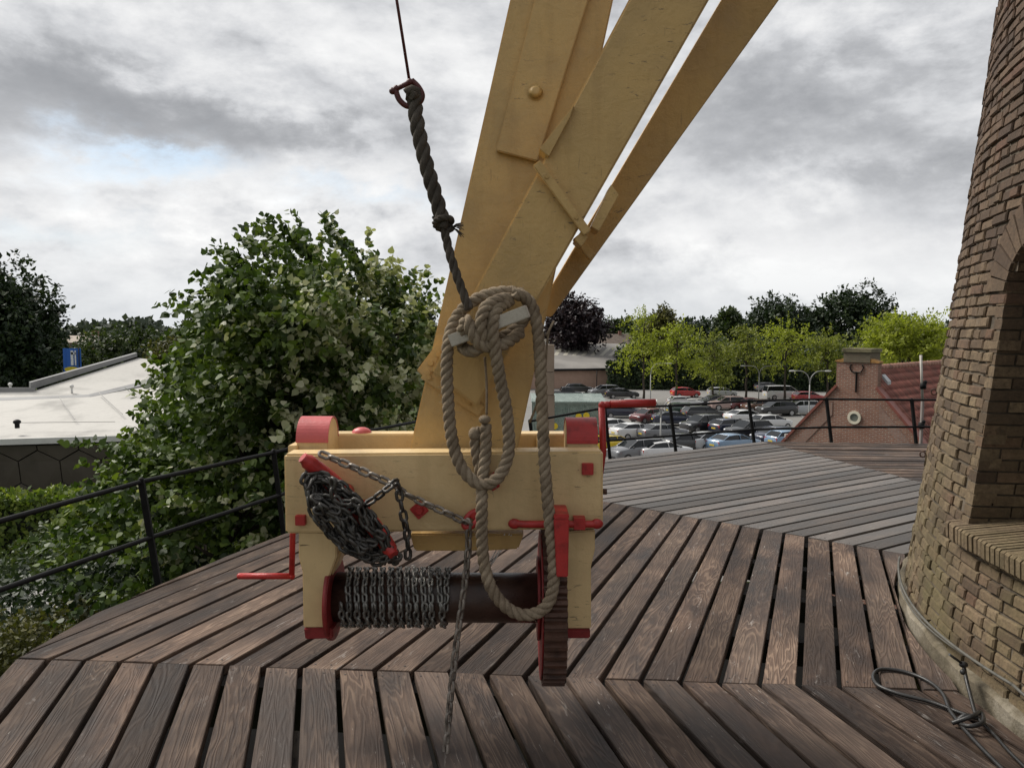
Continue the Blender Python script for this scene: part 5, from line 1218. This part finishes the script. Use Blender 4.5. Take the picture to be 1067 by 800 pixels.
# green glass trolley shelter
def shelter():
    D = 62; root = thing('trolley_shelter', 'pale green glass shelter with yellow discs behind the winch', 'shelter', (P(600, 450, D).x, D, GZ)); x0, x1 = P(556, 410, D).x, P(629, 410, D).x; zt = P(600, 419, D).z
    m, t, b = material('pale green glass'); b.inputs['Base Color'].default_value = (.50, .62, .55, 1); b.inputs['Roughness'].default_value = .25; b.inputs['Alpha'].default_value = .55
    n = t.noise(t.obj(), 1.6, 5, .7); t.put(b.inputs['Base Color'], t.ramp(n, [(.35, (.13, .19, .16)), (.65, (.30, .38, .33))]))
    for yy in (D, D + 3.2): mb = MB(); mb.box((x0, yy, GZ + .3), (x1, yy + .03, zt - .15)); mb.done('glass_panel', m, root)
    mb = MB(); mb.hull([(x0 - .2, D - .3, zt), (x1 + .2, D - .3, zt), (x1 + .2, D + 3.6, zt + .35), (x0 - .2, D + 3.6, zt + .35)], [(x0 - .2, D - .3, zt + .08), (x1 + .2, D - .3, zt + .08), (x1 + .2, D + 3.6, zt + .43), (x0 - .2, D + 3.6, zt + .43)]); mb.done('roof', m, root)
    mb = MB(); gm = paint('grey green steel', (.22, .27, .24), .5)
    for i in range(5):
        x = x0 + (x1 - x0) * i / 4
        for yy in (D - .05, D + 3.27): mb.bar((x, yy, GZ), (x, yy, zt), .08, .08, (0, 1, 0))
    mb.bar((x0, D - .05, zt - .1), (x1, D - .05, zt - .1), .1, .14); mb.bar((x0, D - .05, GZ + 1.6), (x1, D - .05, GZ + 1.6), .06, .08); mb.done('frame', gm, root)
    for u, v in ((572, 429), (603, 434), (611, 433), (578, 444)): c = P(u, v, D - .12); mb = MB(); mb.cyl(c, c + Vector((0, .04, 0)), .26, 20); mb.done('yellow_disc', paint('yellow sign', (.75, .55, .02), .5), root)
shelter()

# ------------------------------------------------------------------ lamps
def lamp(u, v, D, H, arms, label):
    p = P(u, v, D); root = thing('street_lamp', label, 'street lamp', (p.x, D, GZ), 0, 'street lamps in the car park'); gm = LAMPM
    mb = MB(); mb.tube([(p.x, D, GZ), (p.x, D, GZ + .8), (p.x, D, GZ + H)], [.11, .08, .06], 10); mb.done('pole', gm, root)
    for a, s in arms:
        c = [(p.x, D, GZ + H), (p.x + a * .15, D, GZ + H + .8), (p.x + a * .7, D, GZ + H + 1.35), (p.x + a * s, D, GZ + H + 1.45)]
        mb = MB(); mb.tube(catmull(c, 6), .05, 8); ar = mb.done('arm', gm, root)
        mb = MB(); e = Vector(c[-1]); mb.ball(e + Vector((a * .35, 0, -.02)), .4, (1, .45, .22)); o = mb.done('lamp_head', paint('lamp head', (.42, .42, .40), .4)); to_local(o, root); o.parent = ar
LAMPM = paint('grey lamp steel', (.26, .26, .25), .45, .05, .1, 3)
lamp(791, 395, 105, 3.6, ((-1, 1.9), (1, 1.9)), 'double arm street lamp left of the white van')
lamp(843.5, 410, 80, 4.3, ((-1, 1.5), (1, 1.5)), 'double arm street lamp beside the red car and silver people carrier')
lamp(689, 418, 60, 3.1, ((-1, 2.2), (1, 2.0)), 'double arm street lamp among the nearer cars beside the red crank handle')
lamp(678, 395, 98, 4.2, ((1, 2.0),), 'single arm street lamp under the leftmost light green tree')

# ------------------------------------------------------------------ cars
glass_m, gt_, gb_ = material('tinted car glass'); gb_.inputs['Base Color'].default_value = (.010, .012, .014, 1); gb_.inputs['Roughness'].default_value = .05; gb_.inputs['Specular IOR Level'].default_value = .45
tyre_m = paint('tyre rubber', (.018, .018, .018), .8); rim_m = paint('alloy rim', (.42, .42, .43), .3, metallic=.7); head_m = paint('headlight lens', (.65, .67, .70), .1, 0, 0, 5, 0); tail_m = paint('red tail light', (.40, .015, .012), .2, 0, 0, 5, 0); plate_m = paint('yellow number plate', (.62, .45, .04), .5, 0, 0, 5, 0); trim_m = paint('black plastic trim', (.02, .02, .021), .6)
CARCOL = {}
def carpaint(name, col):
    m, t, b = material('car paint ' + name); b.inputs['Base Color'].default_value = (*col, 1); b.inputs['Roughness'].default_value = .28; b.inputs['Coat Weight'].default_value = .8; b.inputs['Coat Roughness'].default_value = .05
    CARCOL[name] = m
for nme, c in (('black', (.012, .012, .014)), ('white', (.62, .62, .62)), ('silver', (.40, .41, .42)), ('grey', (.15, .155, .165)), ('red', (.45, .02, .018)), ('darkred', (.12, .018, .02)), ('blue', (.16, .25, .36)), ('navy', (.016, .022, .045)), ('yellow', (.70, .50, .01)), ('brown', (.13, .07, .045)), ('green', (.03, .055, .04)), ('rose', (.42, .30, .27))): carpaint(nme, c)
def car_proto(name, L, Wd, H, hood, ws, roof0, roof1, rear, tail_h, wheel=.32):
    """profile stations along x (front at +L/2): hood height, windscreen foot, roof start, roof end, rear foot (fractions of L from the front)"""
    root = bpy.data.objects.new(name, None); COL.objects.link(root); X = lambda f: L / 2 - f * L; zb = .24; belt = hood + .05
    # lower body: cross sections along the length, rounded in plan
    st = [(.0, .52, hood - .30, .72), (.015, .30, hood - .16, .86), (.07, zb, hood - .05, .97), (.16, zb, hood, 1.), (ws, zb, belt - .01, 1.), (.45, zb, belt + .02, 1.), (.70, zb, belt + .05, 1.), (.90, zb, max(tail_h, belt) + .04, .98), (.975, .28, tail_h, .90), (1., .45, tail_h - .16, .80)]
    bm = bmesh.new(); rings = []
    for f, z0, z1, k in st:
        w = Wd / 2 * k; x = X(f); zm = z0 + (z1 - z0) * .55
        pr = [(-w * .86, z0), (-w * .98, z0 + .10), (-w, zm), (-w * .955, z1 - .06), (-w * .86, z1), (0, z1 + .015), (w * .86, z1), (w * .955, z1 - .06), (w, zm), (w * .98, z0 + .10), (w * .86, z0)]
        rings.append([bm.verts.new((x, y, z)) for y, z in pr])
    for a, b in zip(rings, rings[1:]):
        for i in range(len(a)): bm.faces.new((a[i], a[(i + 1) % len(a)], b[(i + 1) % len(a)], b[i]))
    bm.faces.new(rings[0]); bm.faces.new(rings[-1][::-1])
    # roof and pillars
    def sec(f, z, k, kk): w = Wd / 2; return [(X(f), -w * k, z), (X(f), -w * kk, z + .035), (X(f), w * kk, z + .035), (X(f), w * k, z)]
    rr = [sec(roof0, H - .075, .70, .5), (sec((roof0 + roof1) / 2, H - .035, .72, .52)), sec(roof1, H - .085, .69, .5)]
    vr = [[bm.verts.new(p) for p in s] for s in rr]; vb = [[bm.verts.new((x, y, z - .05)) for x, y, z in s] for s in rr]
    for q in range(2):
        for i in range(3):
            bm.faces.new((vr[q][i], vr[q][i + 1], vr[q + 1][i + 1], vr[q + 1][i])); bm.faces.new((vb[q][i + 1], vb[q][i], vb[q + 1][i], vb[q + 1][i + 1]))
        bm.faces.new((vr[q][0], vr[q + 1][0], vb[q + 1][0], vb[q][0])); bm.faces.new((vr[q + 1][3], vr[q][3], vb[q][3], vb[q + 1][3]))
    bm.faces.new((vr[0][3], vr[0][2], vr[0][1], vr[0][0], vb[0][0], vb[0][1], vb[0][2], vb[0][3])); bm.faces.new((vr[2][0], vr[2][1], vr[2][2], vr[2][3], vb[2][3], vb[2][2], vb[2][1], vb[2][0]))
    bmesh.ops.recalc_face_normals(bm, faces=bm.faces[:])
    mb = MB(); mb.bm.free(); mb.bm = bm
    w = Wd / 2
    for sd_ in (-1, 1):
        for (fa, za, ka), (fb, zb_, kb) in (((ws, belt, .86), (roof0, H - .06, .70)), ((.50, belt + .02, .88), (.51, H - .05, .715)), ((rear, belt + .04, .86), (roof1, H - .07, .69))):
            mb.bar((X(fa), sd_ * w * ka, za - .03), (X(fb), sd_ * w * kb, zb_), .075, .05, (1, 0, 0))
    body = mb.done('body', CARCOL['grey']); body.parent = root
    for p in body.data.polygons: p.use_smooth = True
    md = body.modifiers.new('b', 'BEVEL'); md.width = .03; md.segments = 2; md.limit_method = 'ANGLE'; md.angle_limit = R(40)
    # glasshouse, a hair inside the pillars
    mb = MB(); k0, k1 = .84, .675
    mb.hull([(X(ws - .005), -w * k0, belt - .03), (X(ws - .005), w * k0, belt - .03), (X(rear + .005), w * k0, belt), (X(rear + .005), -w * k0, belt)], [(X(roof0 - .01), -w * k1, H - .075), (X(roof0 - .01), w * k1, H - .075), (X(roof1 + .01), w * k1, H - .09), (X(roof1 + .01), -w * k1, H - .09)])
    g = mb.done('window', glass_m); g.parent = root
    for fx in (.18, .80):
        for sd_ in (-1, 1):
            x = X(fx); mb = MB(); mb.cyl((x, sd_ * (w - .20), wheel), (x, sd_ * (w + .012), wheel), wheel, 20); wh = mb.done('wheel', tyre_m); wh.parent = root
            mb = MB(); mb.cyl((x, sd_ * (w + .012), wheel), (x, sd_ * (w + .025), wheel), wheel * .64, 14); o = mb.done('rim', rim_m); o.parent = wh
    for sd_ in (-1, 1):
        mb = MB(); mb.ball((X(.028), sd_ * w * .70, hood - .22), .15, (.9, 1.15, .6)); o = mb.done('headlight', head_m); o.parent = root
        mb = MB(); mb.box((X(.985) - .06, sd_ * w * .66 - .14, tail_h - .33), (X(.94), sd_ * w * .66 + .14, tail_h - .10)); o = mb.done('tail_light', tail_m); o.parent = root
        mb = MB(); mb.ball((X(ws + .07), sd_ * (w + .07), belt + .05), .10, (.6, 1, .75)); o = mb.done('mirror', trim_m); o.parent = root
    mb = MB(); mb.box((X(1.) - .02, -.26, .62), (X(1.) + .06, .26, .74)); o = mb.done('number_plate', plate_m); o.parent = root
    mb = MB(); mb.box((X(.0) - .10, -w * .5, .36), (X(.0) + .015, w * .5, .50)); o = mb.done('grille', trim_m); o.parent = root
    return root
PROTO = dict(hatch=car_proto('parked_car', 4.25, 1.80, 1.52, .98, .20, .43, .84, .975, 1.06), sedan=car_proto('parked_car', 4.85, 1.88, 1.50, .97, .23, .45, .74, .93, 1.08), estate=car_proto('parked_car', 4.85, 1.88, 1.54, .98, .22, .43, .88, .98, 1.08), suv=car_proto('parked_car', 4.65, 1.94, 1.74, 1.10, .21, .41, .85, .975, 1.18, .37), van=car_proto('parked_van', 5.3, 2.0, 2.02, 1.18, .13, .33, .95, .995, 1.25, .35), pickup=car_proto('parked_car', 5.2, 1.92, 1.80, 1.10, .23, .36, .56, .62, 1.10, .38))
used = {}
def park(kind, col, u, v, head, label):
    o = PROTO[kind]
    if kind in used: o = copy_tree(o)
    used[kind] = 1
    p = G(u, v); o.location = (p.x, p.y, GZ + .02); o.rotation_euler = (0, 0, R(head))
    tag(o, label, 'van' if kind == 'van' else 'car', 'vehicles parked in the car park')
    for ch in kids(o):
        if ch.name.startswith('body'): ch.material_slots[0].link = 'OBJECT'; ch.material_slots[0].material = CARCOL[col]
CARS = [('pickup', 'black', 588, 416, 5, 'black pickup nearest the beige pillar'), ('hatch', 'black', 603, 409.5, 8, 'black hatchback against the warehouse wall'), ('suv', 'grey', 630, 413, 190, 'grey car by the warehouse wall left of a black saloon'), ('sedan', 'black', 648, 415, 3, 'black saloon below the right end of the warehouse wall'),
 ('estate', 'navy', 648, 435, 3, 'dark estate car behind the red crank handle'), ('hatch', 'darkred', 675, 440, 215, 'dark hatchback right of the crank handle end'), ('sedan', 'navy', 703, 443, 5, 'dark blue saloon left of the black hatchback with red lights'),
 ('hatch', 'white', 639, 452, 30, 'white car behind the red crank arm'), ('sedan', 'white', 662, 457, 25, 'white saloon above the grey car with red lights'), ('sedan', 'grey', 690, 458, 25, 'grey saloon near the lamp pole in the second row'), ('hatch', 'yellow', 638, 472, 28, 'bright yellow hatchback beside the winch box'), ('suv', 'grey', 664, 480, 205, 'grey off road car nearest the winch showing red tail lights'), ('sedan', 'white', 690, 479, 28, 'white saloon right of the grey off road car'), ('sedan', 'black', 716, 470, 25, 'black saloon in the front row'), ('sedan', 'silver', 740, 468, 30, 'bright silver saloon left of the blue car'), ('sedan', 'blue', 764, 470, 30, 'light blue saloon in the front row above the deck edge'),
 ('hatch', 'red', 714, 414, 10, 'red hatchback in front of the second light green tree'), ('hatch', 'white', 713, 425, 5, 'white hatchback in front of the red hatchback'), ('estate', 'green', 716, 433, 8, 'dark green estate car behind the railing post'), ('estate', 'black', 733, 437, 12, 'black estate car in the middle row'), ('suv', 'black', 732, 450, 208, 'black car with red tail lights in the middle of the car park'), ('hatch', 'navy', 760, 452, 30, 'dark blue hatchback beside the black car with red lights'), ('hatch', 'black', 743, 424, 200, 'black hatchback left of the pinkish car'), ('suv', 'rose', 758, 427, 185, 'pale pinkish people carrier in the back row'), ('hatch', 'darkred', 775, 427, 190, 'dark red hatchback right of the pinkish people carrier'), ('hatch', 'brown', 791, 429, 190, 'brown hatchback in the back row'), ('suv', 'black', 809, 433, 192, 'black off road car left of the silver people carrier'), ('suv', 'silver', 834, 432, 185, 'silver people carrier nearest the brick gable'), ('van', 'white', 815, 416, 5, 'white van parked in front of the dark hedge'), ('hatch', 'red', 842, 419, 8, 'red car right of the white van'), ('sedan', 'white', 777, 441, 20, 'white saloon behind the white hatchback'), ('hatch', 'white', 803, 447, 20, 'white hatchback in the middle of the right hand row'), ('suv', 'black', 780, 457, 205, 'black off road car in the right hand front row'), ('hatch', 'navy', 806, 462, 205, 'dark hatchback right of the black off road car'), ('hatch', 'blue', 822, 466, 25, 'blue car half hidden by the brick gable'), ('hatch', 'grey', 800, 408, 8, 'grey car left of the white van under the trees'), ('suv', 'navy', 578, 404, 5, 'dark car far left by the warehouse behind the pillar'), ('hatch', 'silver', 752, 414, 5, 'silver hatchback in the shade of the dark hedge'), ('hatch', 'white', 600, 466, 25, 'white car seen behind the winch box')]
for c in CARS: park(*c)
for k, o in PROTO.items():
    if k not in used: raise RuntimeError(k)
